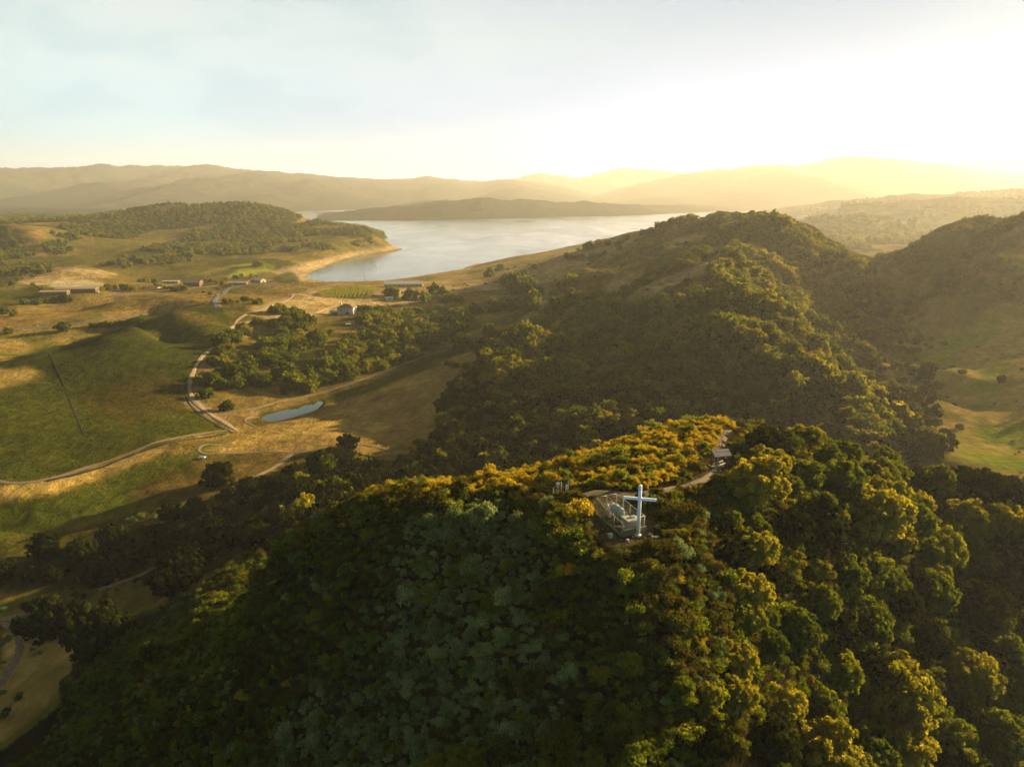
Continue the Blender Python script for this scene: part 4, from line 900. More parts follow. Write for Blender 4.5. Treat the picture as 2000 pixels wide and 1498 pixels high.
scrub([(860,560),(1140,480),(1260,450),(1290,440),(1150,540),(1060,600),(900,600)], -250, 500, 560, 2300, 12, 1.5, 3.4, .25, .12, ['scrub_oak','chamise'], 2107)
# the shrubs that show largest become objects of their own
lab = {'sage': ('grey-green sage bush on the shaded slope in front of the white cross', 'sage bushes on the near hillside', 'sage_bush'),
       'chamise': ('dark brown-green chamise bush on the near hillside around the white cross', 'chamise bushes on the near hillside', 'chamise_bush'),
       'sumac': ('bright green leafy bush among the darker scrub of the near hillside', 'bright green bushes on the near hillside', 'sumac_bush'),
       'golden': ('golden flowering bush on the sunlit crest behind the white cross', 'golden bushes on the sunlit crest', 'golden_bush'),
       'scrub_oak': ('dense dark green scrub oak bush low on the near hillside', 'scrub oak bushes on the near hillside', 'scrub_oak_bush')}
sc = []
for i, s in enumerate(SH):
    uu, vv, dd = proj(s[0], s[1], s[2]+s[3]*.5); sc.append(s[3]/float(dd) if (10 < uu < 1990 and vv < 1490 and s[1] < 190) else 0)
order = np.argsort(-np.array(sc)); pick = []; cnt = {}
for i in order:
    sp = SH[i][5]
    if cnt.get(sp, 0) < 60 and sc[i] > 0: pick.append(i); cnt[sp] = cnt.get(sp, 0)+1
    if len(pick) >= 280: break
ps = set(pick)
ROWS = ['highest on the near slope', 'high on the near slope', 'on the middle slope', 'low on the near slope', 'along the bottom edge']
CR_ROWS = ['along the crest skyline', 'on the upper crest', 'on the middle crest', 'below the crest', 'just above the cross']
NMS = {'sage': 'grey-green sage bush', 'chamise': 'brownish chamise bush', 'sumac': 'bright green bush', 'golden': 'golden bush', 'scrub_oak': 'dark green scrub oak bush'}
BL = {}
for sp in NMS:
    ls = sorted((float(proj(*SH[i][:3])[1]), float(proj(*SH[i][:3])[0]), i) for i in pick if SH[i][5] == sp); per = max(1, -(-len(ls)//5))
    for b in range(5):
        for k, (v, u, i) in enumerate(sorted(ls[b*per:(b+1)*per], key=lambda q: q[1])):
            BL[i] = ('%s %s of the row %s' % (ORD[k] if k == 0 else ORD[min(k, 14)]+' from left', NMS[sp], (CR_ROWS if sp == 'golden' else ROWS)[b]))
for i in pick:
    s = SH[i]; L_, G_, nm = lab[s[5]]; o = bpy.data.objects.new(nm, SH_MESH[s[5]][i % 3]); COL.objects.link(o)
    o.location = s[:3]; o.rotation_euler = (0, 0, s[4]); o.scale = (s[3], s[3], s[6]); tag(o, BL[i], 'bush', G_)
q0 = hit(1128, 1010); o = bpy.data.objects.new('golden_bush', SH_MESH['golden'][0]); COL.objects.link(o); o.location = (q0.x, q0.y, q0.z-.2); o.scale = (2.3, 1.9, 2.4)
tag(o, 'large golden bush just left of the fenced equipment enclosure', 'bush')
scatter('chaparral', [(s[0], s[1], s[2], s[3], s[4], S_SH[s[5]][i % 3], s[6]) for i, s in enumerate(SH) if i not in ps])
print('shrubs', len(SH), cnt)
# ------------------------------------------------------------------ built things
class MB:
    """collects boxes, bars, tubes and panels, then links them as ONE mesh"""
    def __init__(s): s.v = []; s.f = []
    def add(s, vs, fs):
        o = len(s.v); s.v += [tuple(v) for v in vs]; s.f += [tuple(i+o for i in f) for f in fs]; return s
    def box(s, c, d, rz=0.0, taper=1.0, bev=0.0):
        x, y, z = d[0]/2, d[1]/2, d[2]/2; M_ = Matrix.Rotation(rz, 3, 'Z')
        if bev > 0:
            b = min(bev, x*.45, y*.45, z*.45); pts = []
            prof = [(-z, b), (-z+b, 0), (z-b, 0), (z, b)]
            for zz, ins in prof:
                X, Y = x-ins, y-ins; k = b
                for px, py in ((X-k*.0, -Y+k),(X, Y-k),(X-k, Y),(-X+k, Y),(-X, Y-k),(-X, -Y+k),(-X+k, -Y),(X-k, -Y)): pts.append(Vector(c)+M_@Vector((px, py, zz)))
            fs = []
            for r in range(3):
                for k in range(8): a = r*8+k; b2 = r*8+(k+1) % 8; fs.append((a, b2, b2+8, a+8))
            fs += [tuple(range(7, -1, -1)), tuple(range(24, 32))]; return s.add(pts, fs)
        vs = [Vector(c)+M_@Vector((sx*x*(taper if sz > 0 else 1), sy*y*(taper if sz > 0 else 1), sz*z)) for sz in (-1,1) for sx, sy in ((-1,-1),(1,-1),(1,1),(-1,1))]
        return s.add(vs, [(3,2,1,0),(4,5,6,7),(0,1,5,4),(1,2,6,5),(2,3,7,6),(3,0,4,7)])
    def bar(s, a, b, w, h=None):
        a, b = Vector(a), Vector(b); h = h or w; t = (b-a).normalized(); u = t.cross(Vector((0,0,1)));
        if u.length < .01: u = Vector((1,0,0))
        u.normalize(); q = u.cross(t).normalized(); vs = [p+u*(i*w/2)+q*(j*h/2) for p in (a, b) for i, j in ((-1,-1),(1,-1),(1,1),(-1,1))]
        return s.add(vs, [(0,1,2,3),(7,6,5,4),(0,4,5,1),(1,5,6,2),(2,6,7,3),(3,7,4,0)])
    def tube(s, pts, r, seg=10, cap=True):
        if not hasattr(r, '__len__'): r = [r]*len(pts)
        vs = []; fs = []; n = len(pts)
        for i in range(n):
            t = (Vector(pts[min(i+1, n-1)])-Vector(pts[max(i-1, 0)])).normalized(); a = t.orthogonal().normalized() if i == 0 else (a-t*a.dot(t)).normalized(); b = t.cross(a)
            for k in range(seg): an = 2*math.pi*k/seg; vs.append(Vector(pts[i])+(a*math.cos(an)+b*math.sin(an))*r[i])
        for i in range(n-1):
            for k in range(seg): p = i*seg+k; q = i*seg+(k+1) % seg; fs.append((p, q, q+seg, p+seg))
        if cap: fs += [tuple(range(seg-1, -1, -1)), tuple(range((n-1)*seg, n*seg))]
        return s.add(vs, fs)
    def ball(s, c, r, sz=(1,1,1), sub=1, seed=0, jit=0.0):
        v, f = (IC1 if sub == 1 else IC2); rg = np.random.default_rng(seed); k = v*(1+rg.normal(0, jit, (len(v),1)))*r*np.array(sz)+np.array(c)
        return s.add([tuple(q) for q in k], [tuple(int(i) for i in t) for t in f])
    def gable(s, c, w, d, h, over=.4, th=.18, rz=0.0):
        """pitched roof, ridge along local x; c = centre at eave height"""
        M_ = Matrix.Rotation(rz, 3, 'Z'); W = w/2+over; D = d/2+over; k = h*(D/(d/2)); vs = []
        for x in (-W, W):
            for y, z in ((-D, h-k), (0, h), (D, h-k), (D, h-k+th), (0, h+th), (-D, h-k+th)): vs.append(Vector(c)+M_@Vector((x, y, z)))
        return s.add(vs, [(0,1,4,5),(1,2,3,4),(11,10,7,6),(10,9,8,7),(5,4,10,11),(4,3,9,10),(1,0,6,7),(2,1,7,8),(0,5,11,6),(3,2,8,9)])
    def hip(s, c, w, d, h, over=.5, rz=0.0):
        M_ = Matrix.Rotation(rz, 3, 'Z'); W = w/2+over; D = d/2+over; rdg = max(W-D, .3)
        vs = [(-W,-D,0),(W,-D,0),(W,D,0),(-W,D,0),(-W,-D,.2),(W,-D,.2),(W,D,.2),(-W,D,.2),(-rdg,0,h),(rdg,0,h)]
        vs = [Vector(c)+M_@Vector(v) for v in vs]; return s.add(vs, [(3,2,1,0),(0,1,5,4),(1,2,6,5),(2,3,7,6),(3,0,4,7),(4,5,9,8),(5,6,9),(6,7,8,9),(7,4,8)])
    def gwall(s, c, w, d, h, gh, rz=0.0):
        """walls with gable ends, ridge along x; c at the foot"""
        M_ = Matrix.Rotation(rz, 3, 'Z'); vs = []
        for x in (-w/2, w/2):
            for y, z in ((-d/2, 0), (d/2, 0), (d/2, h), (0, h+gh), (-d/2, h)): vs.append(Vector(c)+M_@Vector((x, y, z)))
        return s.add(vs, [(0,4,3,2,1),(5,6,7,8,9),(0,5,9,4),(1,2,7,6),(0,1,6,5),(4,9,8,3),(3,8,7,2)])
    def build(s, name, mat, parent=None, smooth=False):
        me = bpy.data.meshes.new(name); me.from_pydata([tuple(v) for v in s.v], [], s.f); me.validate(); me.materials.append(mat)
        if smooth:
            for p in me.polygons: p.use_smooth = True
        o = bpy.data.objects.new(name, me); COL.objects.link(o)
        if parent is not None: o.parent = parent
        return o
def empty(name, loc, label, cat, group=None, rz=0.0):
    e = bpy.data.objects.new(name, None); COL.objects.link(e); e.location = loc; e.rotation_euler = (0, 0, rz); e.empty_display_size = .3
    return tag(e, label, cat, group)
def G(x, y): return Vector((x, y, float(zat(x, y))))
M_white = simple_mat('white_paint', (.74,.74,.72), .5, .12, 2.2, bump=.1); M_weath = simple_mat('weathered_white', (.46,.44,.36), .7, .2, 2.5)
M_steel = simple_mat('galvanised_steel', (.30,.28,.19), .6, .15, 5, metal=.2); M_greyp = simple_mat('grey_green_paint', (.30,.35,.33), .5, .12, 3)
M_beige = simple_mat('beige_metal', (.36,.33,.22), .55, .1, 3); M_dark = simple_mat('dark_opening', (.03,.03,.028), .6, .2, 3)
M_conc = simple_mat('concrete', (.20,.185,.115), .9, .15, 3, bump=.3); M_wood = simple_mat('brown_timber', (.13,.075,.035), .85, .25, 6, bump=.3)
M_board = simple_mat('pale_roof_boards', (.52,.44,.36), .85, .18, 4, bump=.3); M_rock = simple_mat('pale_rock', (.40,.37,.29), .95, .2, 5, bump=.4)
M_wrock = simple_mat('whitewashed_rock', (.66,.62,.50), .9, .12, 5); M_tile = simple_mat('clay_roof_tiles', (.20,.12,.075), .8, .2, 3, bump=.3)
M_stucco = simple_mat('white_stucco', (.46,.45,.40), .8, .06, 2); M_brown = simple_mat('brown_siding', (.15,.085,.05), .85, .2, 3); M_red = simple_mat('barn_red', (.19,.085,.045), .8, .15, 3)
M_glass = simple_mat('window_glass', (.04,.05,.055), .12, .1, 2, spec=.6); M_groof = simple_mat('pale_metal_roof', (.42,.43,.42), .6, .1, 1.5); M_rubber = simple_mat('black_rubber', (.02,.02,.02), .8, .1, 5)
M_redv = simple_mat('red_paint', (.45,.05,.03), .35, .08, 3); M_tan = simple_mat('tan_wall', (.40,.30,.19), .85, .12, 2)

# the white cross -------------------------------------------------------------
B = hit(1246, 1046); GZ = G(B.x, B.y).z
cr = empty('cross', (B.x, B.y, GZ), 'tall white wooden cross standing on the hilltop clearing', 'cross', rz=R(-12))
dist = math.hypot(B.y, CAMH-GZ); CH = 94/FPX*dist/math.cos(math.atan2(CAMH-GZ, B.y))*.985
pw_ = .225*dist/78*.84
MB().tube([(0,0,-.3),(0,0,CH-.06),(0,0,CH)], [pw_, pw_, pw_*.84], 14).build('post', M_white, cr, True)
ca_ = 1.83*dist/90; zc = CH*.735
MB().box((-(ca_+pw_*.55)/2-pw_*.3, 0, zc), (ca_+.05, .26, .31), 0, 1, .03).build('crossbeam', M_white, cr)
MB().box(((ca_+pw_*.55)/2+pw_*.3, 0, zc), (ca_+.05, .26, .31), 0, 1, .03).build('crossbeam', M_white, cr)
MB().tube([(0,0,-.25),(0,0,.16),(0,0,.19)], [.40,.40,.34], 18).build('base_collar', M_white, cr)
rk = random.Random(5)
rp_ = []
for k in range(15):
    an = rk.uniform(0, 6.28); d = rk.uniform(.55, 2.1); rp_.append((B.x+d*math.cos(an)*1.2, B.y+d*math.sin(an), rk.uniform(.09, .25)))
for k, (x, y, r) in enumerate(sorted(rp_)):
    o = MB().ball((0,0,0), r, (1.2,.9,.7), 2, k, .12).build('rock', M_rock); o.location = (x, y, float(zat(x, y))+r*.25); o.rotation_euler = (0,0,rk.uniform(0,6))
    tag(o, ORD[k]+(' from left' if k else '')+' pale rock lying around the foot of the white cross', 'rock', 'rocks around the foot of the cross')

# fenced equipment enclosure --------------------------------------------------
A_, B_, C_ = hit(1199, 991), hit(1165, 1001), hit(1217, 1046)
A2 = Vector((A_.x, A_.y)); B2 = Vector((B_.x, B_.y)); C2 = Vector((C_.x, C_.y)); lx = (C2-B2); Lg = lx.length; lx.normalize(); ly = Vector((-lx.y, lx.x)); Wd = max(2.6, abs((A2-B2).dot(ly)))
if (A2-B2).dot(ly) < 0: ly = -ly
def E(a, b, dz=0.0):                       # enclosure coordinates: a along, b across
    q = B2+lx*a+ly*b; return Vector((q.x, q.y, float(zat(q.x, q.y))+dz))
ez = min(E(0,0).z, E(Lg,0).z); fence = empty('chain_link_fence', E(Lg/2, Wd/2), 'chain-link fence around the pale equipment left of the white cross', 'fence'); fo = fence.location
def rel(p, o): return Vector(p)-Vector(o)
FH = 2.1; corners = [(0,0),(Lg*.33,0),(Lg*.66,0),(Lg,0),(Lg,Wd),(Lg*.75,Wd),(Lg*.5,Wd),(Lg*.25,Wd),(0,Wd),(0,Wd*.5)]
for a, b in corners:
    low = FH if not (b == 0 and a > 0) else 1.5
    MB().tube([rel(E(a,b,-.3), fo), rel(E(a,b,low), fo)], .055, 6).build('fence_post', M_steel, fence, True)
ring = corners+[corners[0]]
for i in range(len(corners)):
    (a0, b0), (a1, b1) = ring[i], ring[i+1]; h0 = FH if not (b0 == 0 and a0 > 0) else 1.5; h1 = FH if not (b1 == 0 and a1 > 0) else 1.5
    MB().tube([rel(E(a0,b0,h0), fo), rel(E(a1,b1,h1), fo)], .035, 6).build('top_rail', M_steel, fence, True)
    m_ = MB(); n_ = 14
    for k in range(n_+1):                                  # woven wire, as crossing diagonals
        for s0, s1 in ((0,1),(1,0)):
            t0 = max(0, (k-3)/n_); t1 = min(1, k/n_+.12)
            p0 = E(a0,b0,.08+(h0-.1)*s0).lerp(E(a1,b1,.08+(h1-.1)*s0), t0); p1 = E(a0,b0,.08+(h0-.1)*s1).lerp(E(a1,b1,.08+(h1-.1)*s1), t1)
            m_.bar(rel(p0, fo), rel(p1, fo), .006)
    m_.build('wire_mesh', M_steel, fence)
kw_ = empty('kerb_wall', E(Lg, 0), 'low concrete wall below the equipment enclosure, facing the camera', 'wall'); ko = kw_.location
MB().bar(rel(E(Lg+.22,-.15,.25), ko), rel(E(Lg+.22,Wd+.2,.25), ko), .16, 1.15).build('end_wall', M_conc, kw_)
MB().bar(rel(E(.3,-.28,.02), ko), rel(E(Lg+.1,-.28,.02), ko), .16, .42).build('side_wall', M_conc, kw_)
MB().bar(rel(E(Lg+.22,-.3,.2), ko), rel(E(Lg+.22,-.3,1.2), ko), .2, .2).build('end_post', M_conc, kw_)
rz_e = math.atan2(lx.y, lx.x)
tk = empty('water_tank', E(Lg*.40, Wd*.55), 'large pale grey box-ended tank in the middle of the fenced enclosure', 'tank', rz=rz_e)
MB().tube([(-.95,0,1.2),(-.9,0,1.2),(.80,0,1.2),(.88,0,1.2)], [.50,.56,.56,.50], 12).build('tank_body', M_greyp, tk, True)
for x in (-.7,.7):
    MB().box((x,-.4,.42),(.16,.16,.9)).build('leg', M_steel, tk); MB().box((x,.4,.42),(.16,.16,.9)).build('leg', M_steel, tk)
MB().box((.1,0,1.80),(.5,.4,.14),0,1,.03).build('hatch', M_greyp, tk)
for x in (-.6,.6): MB().tube([(x,0.0,1.25+.58*math.cos(a)) if 0 else (x,.58*math.sin(a),1.25+.58*math.cos(a)) for a in np.linspace(0,6.2832,17)], .03, 5, False).build('band', M_steel, tk, True)
cb = empty('equipment_cabinet', E(Lg*.84, Wd*.62), 'beige flat-roofed cabinet at the end of the enclosure nearest the cross', 'cabinet', rz=rz_e)
MB().box((0,0,.68),(1.25,1.5,1.3),0,1,.03).build('housing', M_beige, cb); MB().box((0,0,1.40),(1.45,1.75,.12),0,1,.02).build('roof_plate', M_weath, cb)
MB().box((.632,-.33,.70),(.03,.60,1.0)).build('door', M_greyp, cb); MB().box((.632,.33,.70),(.03,.60,1.0)).build('door', M_greyp, cb)
MB().ball((.67,.38,.82),.17,(.3,1,1.2),2).build('vent_cover', M_weath, cb, True); MB().box((-.2,.2,1.54),(.5,.5,.16),0,1,.02).build('roof_vent', M_greyp, cb)
cd = empty('small_cabinet', E(Lg*.64, Wd*.60), 'low grey cabinet between the tank and the beige cabinet', 'cabinet', rz=rz_e)
MB().box((0,0,.5),(.8,.9,1.0),0,1,.04).build('housing', M_greyp, cd); MB().box((0,0,1.04),(.9,1.0,.07),0,1,.02).build('lid', M_greyp, cd); MB().tube([(-.3,.3,1.05),(-.3,.3,1.5)],.05,8).build('vent_pipe', M_steel, cd, True)
for k, (fa, fb, hh) in enumerate([(.16,.35,1.5),(.20,.55,1.7),(.25,.30,1.4)]):
    p = E(Lg*fa, Wd*fb); t = empty('gas_cylinder', p, ['left','tall middle','right'][k]+' white upright cylinder beside the grey tank, at the back of the enclosure', 'cylinder', 'upright cylinders in the enclosure')
    MB().tube([(0,0,0),(0,0,hh-.2),(0,0,hh-.08),(0,0,hh)], [.16,.16,.10,.05], 12).build('bottle', M_white, t, True); MB().tube([(0,0,hh),(0,0,hh+.12)], .035, 6).build('valve', M_steel, t)
pr = empty('pipe_rack', E(Lg*.12, Wd*.5), 'rack of thin pale pipes at the back end of the fenced enclosure', 'pipes', rz=rz_e)
for k in range(5): MB().tube([(-.5,-.6+.28*k,1.2+.05*k),(1.3,-.5+.28*k,1.35)], .035, 6).build('pipe', M_weath, pr, True)
for x, y in ((-.4,-.6),(-.4,.6),(.9,-.6),(.9,.6)): MB().box((x,y,.55),(.08,.08,1.3)).build('rack_leg', M_steel, pr)
wb = hit(1192, 1050); bx_ = empty('valve_box', wb, 'small cream box standing on the dirt in front of the enclosure', 'box', rz=.4)
MB().box((0,0,.22),(.5,.42,.46),0,1,.03).build('housing', M_weath, bx_); MB().box((0,0,.48),(.56,.48,.06),0,1,.015).build('lid', M_weath, bx_)
pp_ = hit(1199, 1030); o = MB(); o.bar((0,0,.12),(1.1,.25,.16),.07); o.bar((.1,.3,.1),(.9,-.25,.12),.07); o = o.build('loose_pipes', M_white); o.location = pp_; tag(o, 'two crossed white pipes lying beside the enclosure fence', 'pipes')

# short fence section with lamp, notice board ----------------------------------
f0, f1 = hit(1080, 975), hit(1096, 970); F2 = empty('fence_section', f0, 'short chain-link section on its own at the crest, left of the golden bush', 'fence')
MB().tube([(0,0,-.2),(0,0,1.7)],.05,6).build('fence_post', M_steel, F2, True); q = rel(f1, f0); MB().tube([q+Vector((0,0,-.2)), q+Vector((0,0,2.2))],.05,6).build('fence_post', M_steel, F2, True)
MB().tube([(0,0,1.7), q*.5+Vector((0,0,2.2)), q+Vector((0,0,2.2))],.04,6).build('top_rail', M_steel, F2, True)
mm = MB()
for k in range(12): mm.bar(q*(k/12)+Vector((0,0,.1)), q*min(1,(k+3)/12)+Vector((0,0,1.8)), .012); mm.bar(q*(k/12)+Vector((0,0,1.8)), q*min(1,(k+3)/12)+Vector((0,0,.1)), .012)
mm.build('wire_mesh', M_steel, F2)
d0 = hit(1089, 972); ds = empty('dish_antenna', d0, 'small white dish on a thin pole at the short fence section', 'antenna')
MB().tube([(0,0,-.2),(0,0,2.1)],.03,6).build('pole', M_steel, ds, True); MB().tube([(0,-.05,2.1),(-.02,-.16,2.12),(-.03,-.20,2.13)],[.05,.27,.29],14).build('dish', M_white, ds, True); MB().tube([(0,-.18,2.1),(0,-.5,2.2)],.02,5).build('feed_arm', M_steel, ds)
n0_ = hit(1105, 968); nb = empty('gate_post', n0_, 'pale leaning board between two posts right of the short fence section', 'sign', rz=R(35))
MB().box((-.42,0,.75),(.08,.08,1.7)).build('post', M_steel, nb); MB().box((.42,0,.95),(.10,.10,2.1)).build('post', M_weath, nb); MB().box((.05,-.06,1.1),(.34,.04,1.1),0,1,.01).build('board', M_weath, nb)

# open shelter on the path -------------------------------------------------------
K = hit(1404, 908); kg = G(K.x, K.y).z; ks = empty('picnic_shelter', (K.x, K.y, kg), 'small open shelter with pale pitched board roof beside the hilltop path', 'shelter', rz=R(14))
sw, sdp, sh = 2.3, 1.7, 2.0
for i, (x, y) in enumerate(((-sw/2+.15,-sdp/2+.1),(sw/2-.15,-sdp/2+.1),(-sw/2+.15,sdp/2-.1),(sw/2-.15,sdp/2-.1))): MB().box((x,y,sh/2-.1),(.14,.14,sh+.2)).build('post', M_wood, ks)
MB().gable((0,0,sh), sw, sdp, .55, .28, .07).build('roof', M_board, ks)
m_ = MB(); m_.bar((-sw/2-.2,-sdp/4-.15,sh+.43),(sw/2+.2,-sdp/4-.15,sh+.43),.10,.04); m_.build('roof_batten', M_wood, ks)
MB().box((0,0,sh-.07),(sw,.12,.12)).box((-sw/2+.15,0,sh-.09),(.1,sdp,.1)).box((sw/2-.15,0,sh-.09),(.1,sdp,.1)).build('beam', M_wood, ks)
be = hit(1410, 912); bn = empty('bench', be, 'white bench frame standing under the right side of the shelter', 'bench', rz=R(40))
MB().box((0,0,.45),(1.3,.38,.06)).build('seat', M_wrock, bn); MB().bar((-.55,0,.0),(-.35,.25,.9),.08).build('leg', M_wrock, bn); MB().bar((.55,0,.0),(.35,.25,.9),.08).build('leg', M_wrock, bn); MB().box((0,.28,.82),(1.2,.05,.22)).build('backrest', M_wrock, bn)
for k, (u, v, r) in enumerate([(1390,911,.15),(1395,912,.20),(1404,911,.16),(1411,911,.19),(1385,909,.12),(1393,921,.11),(1398,920,.14),(1417,895,.2),(1416,905,.14),(1400,926,.1),(1407,920,.13),(1422,846,.2),(1413,855,.18),(1406,868,.15),(1411,870,.14)]):
    q = hit(u, v); o = MB().ball((0,0,0), r, (1.15,1,.85), 2, 90+k, .08).build('whitewashed_rock', M_wrock); o.location = (q.x, q.y, q.z+r*.35)
    tag(o, ['left pair member, smaller, at the shelter post','left pair member, larger, at the shelter post','middle rock under the roof','rock under the right bench end','outermost left rock at the shelter','small rock in front of the left post','rock in front of the shelter, second','rock behind the right roof end','rock at the right shelter post','frontmost small rock before the shelter','front right rock before the shelter','last rock up the path','second last rock up the path','third rock up the path behind the roof','rock just behind the roof'][k].replace('member, ','')+', whitewashed', 'rock', 'white rocks around the shelter and path')
sp = hit(1410, 872); o = empty('path_post', sp, 'thin dark post standing just behind the shelter roof on the path', 'post'); MB().box((0,0,.5),(.1,.1,1.3)).build('post', M_wood, o); MB().box((0,0,1.2),(.34,.14,.18)).build('cap', M_weath, o)

# houses, barns, greenhouses -----------------------------------------------------
def windows(e, w, d, z, n, h=1.2, ww=1.0, face='front', mat=None):
    for k in range(n):
        x = (k+.5)/n*w-w/2
        if face == 'front': c, dm, fd = (x,-d/2-.03,z), (ww,.06,h), (ww+.24,.05,h+.24)
        else: c, dm, fd = (w/2+.03, (k+.5)/n*d-d/2, z), (.06,ww,h), (.05,ww+.24,h+.24)
        fr = MB().box(c, fd).build('window', M_white, e); MB().box((c[0]+(0 if face == 'front' else .03), c[1]-(.03 if face == 'front' else 0), c[2]), dm).build('pane', M_glass, fr)
h = hit(672, 614, 300); hs = empty('white_house', (h.x, h.y, float(zat(h.x, h.y))), 'two-storey white house with clay tile roof and chimney at the top of the grove', 'house', rz=R(-8))
MB().box((2,3,3.0),(15,10,6.4)).build('wall', M_stucco, hs); MB().box((-6.5,-2,1.4),(9,8,3.2)).build('wing', M_stucco, hs)
rf = MB().hip((2,3,6.2),15,10,2.8).build('roof', M_tile, hs); MB().box((-3.5,3,8.2),(1.1,1.1,3.6),0,1,.05).build('chimney', M_stucco, rf)
MB().box((-6.5,-2,3.12),(9.6,8.6,.26)).build('terrace', M_stucco, hs); MB().box((-6.5,-6.2,3.7),(9.4,.15,.9)).build('parapet', M_stucco, hs)
windows(hs, 12, 4.2, 4.6, 4, 1.5, 1.5); 
MB().box((-6.5,-6.04,1.4),(5.5,.08,2.2)).build('glass_doors', M_glass, hs); MB().box((4,-2.04,1.5),(3.4,.08,2.4)).build('garage_opening', M_glass, hs)
h = hit(681, 638, 300); cn = empty('canopy', h, 'small pale sloping canopy among the oaks below the white house', 'canopy', rz=.3)
MB().box((0,0,2.3),(4.2,3.2,.12)).build('roof_sheet', M_groof, cn)
for x, y in ((-1.9,-1.4),(1.9,-1.4),(1.9,1.4),(-1.9,1.4)): MB().box((x,y,1.1),(.14,.14,2.4)).build('post', M_steel, cn)
def barn(name, label, u, v, w, d, hgt, gh, rz, wall, roof, nwin=4, cat='building', lean=False, ymin=400):
    q = hit(u, v, ymin); e = empty(name, (q.x, q.y, float(zat(q.x, q.y))), label, cat, rz=R(rz))
    MB().gwall((0,0,-1.0), w, d, hgt+1, gh).build('wall', wall, e); MB().gable((0,0,hgt), w, d, gh, .7, .2).build('roof', roof, e)
    if nwin: windows(e, w, d, hgt*.55, nwin, hgt*.34, w/nwin*.42)
    MB().box((w/2+.04, 0, hgt*.40), (.1, d*.34, hgt*.8)).build('door', M_dark, e); return e
barn('greenhouse', 'long low greenhouse with pale shiny roof by the lake shore, behind the grove', 789, 560, 46, 16, 4.2, 2.4, 4, M_tan, M_groof, 9, 'greenhouse')
barn('ranch_shed', 'long brown shed with flat pale roof at the foot of the terraced knoll', 152, 571, 44, 10, 4.5, 1.4, 6, M_brown, M_tan, 7)
barn('ranch_shed', 'shorter brown shed left of the long one, below the terraced knoll', 108, 576, 28, 9, 4, 1.2, 10, M_brown, M_tan, 4)
barn('ranch_barn', 'barn with red end and yellowish roof beside the trees left of the curved paved road', 378, 558, 20, 11, 4.6, 3.0, 0, M_red, M_tan, 3, 'barn')
barn('ranch_house', 'pale-roofed farmhouse beside the bright green vineyard', 505, 552, 17, 10, 3.6, 2, -25, M_tan, M_groof, 3, 'house')
barn('long_shed', 'long dark open shed with grey roof under the yellow trees', 466, 556, 22, 6, 2.6, .9, -3, M_brown, M_groof, 6, 'shed')
barn('white_roofed_shed', 'small shed with bright flat roof left of the red barn', 335, 554, 20, 8, 3.4, .8, 3, M_brown, M_groof, 3, 'shed')
barn('vineyard_store', 'small white store at the right end of the round vineyard', 760, 587, 7, 5, 2.8, 1, 20, M_stucco, M_groof, 1, 'shed')
barn('white_hall', 'long white hall on the hazy plain right of the big hill top', 1571, 427, 62, 20, 9, 4, 5, M_white, M_groof, 6, 'building', ymin=1400)
barn('hazy_farmhouse', 'small white farmhouse lower on the hazy plain, under dark trees', 1682, 470, 24, 12, 5, 2, 5, M_white, M_groof, 2, 'building', ymin=1200)
barn('hazy_barn', 'pale barn among the hazy trees left of the right-hand hill', 1765, 438, 26, 14, 7, 3, 70, M_white, M_groof, 2, 'barn', ymin=1400)
# cars, trailer
def car(label, u, v, mat, rz, kind='parked_car', L_=4.5, ymin=200, hgt=1.45, cat='car'):
    q = hit(u, v, ymin); e = empty(kind, (q.x, q.y, float(zat(q.x, q.y))+.02), label, cat, rz=R(rz))
    MB().box((0,0,.68),(L_,1.8,.62),0,1,.12).build('body', mat, e); MB().box((-.1,0,1.2),(L_*.52,1.6,.5),0,.82,0).build('cabin', M_glass, e); MB().box((-.1,0,1.47),(L_*.42,1.34,.05)).build('roof', mat, e)
    for x in (-L_*.31, L_*.31):
        for y in (-.82,.82): MB().tube([(x,y-.1,.33),(x,y+.1,.33)], .33, 14).build('wheel', M_rubber, e, True)
    return e
car('red car parked at the right edge of the round vineyard', 729, 578, M_redv, 10); car('white car parked just right of the red car by the vineyard', 736, 577, M_white, 30)
car('dark red car parked at the lower rim of the round vineyard', 690, 583, M_brown, 0)
for k, (u, v, m_, lb) in enumerate([(190,572,M_white,'white car parked at the right end of the long brown shed'),(232,567,M_white,'white car parked among the trees on the yard right of the brown shed'),(250,566,M_greyp,'grey car next to the white car on the tree-lined yard'),(310,563,M_white,'white car parked on the pale yard near the red barn')]): car(lb, u, v, m_, 5+20*k)
q = hit(395, 896, 150); tr = empty('white_trailer', (q.x, q.y, float(zat(q.x, q.y))), 'small white flatbed trailer beside the farm track, left of the broad dark oak', 'trailer', rz=R(-5))
MB().box((0,0,.75),(3.0,1.5,.25),0,1,.03).build('bed', M_white, tr); MB().box((0,.72,1.0),(3.0,.06,.3)).box((0,-.72,1.0),(3.0,.06,.3)).build('side_board', M_white, tr); MB().bar((1.5,0,.7),(2.5,0,.6),.08).build('drawbar', M_steel, tr)
for y in (-.8,.8): MB().tube([(0,y-.08,.36),(0,y+.08,.36)], .36, 14).build('wheel', M_rubber, tr, True)
q = hit(74, 638, 250); o = empty('road_marker', q, 'white marker post beside the paved road at the left edge', 'marker'); MB().tube([(0,0,-.2),(0,0,1.3)],.14,8).build('post', M_white, o); MB().ball((0,0,1.5),.5,(1,.3,1),2).build('disc', M_white, o)
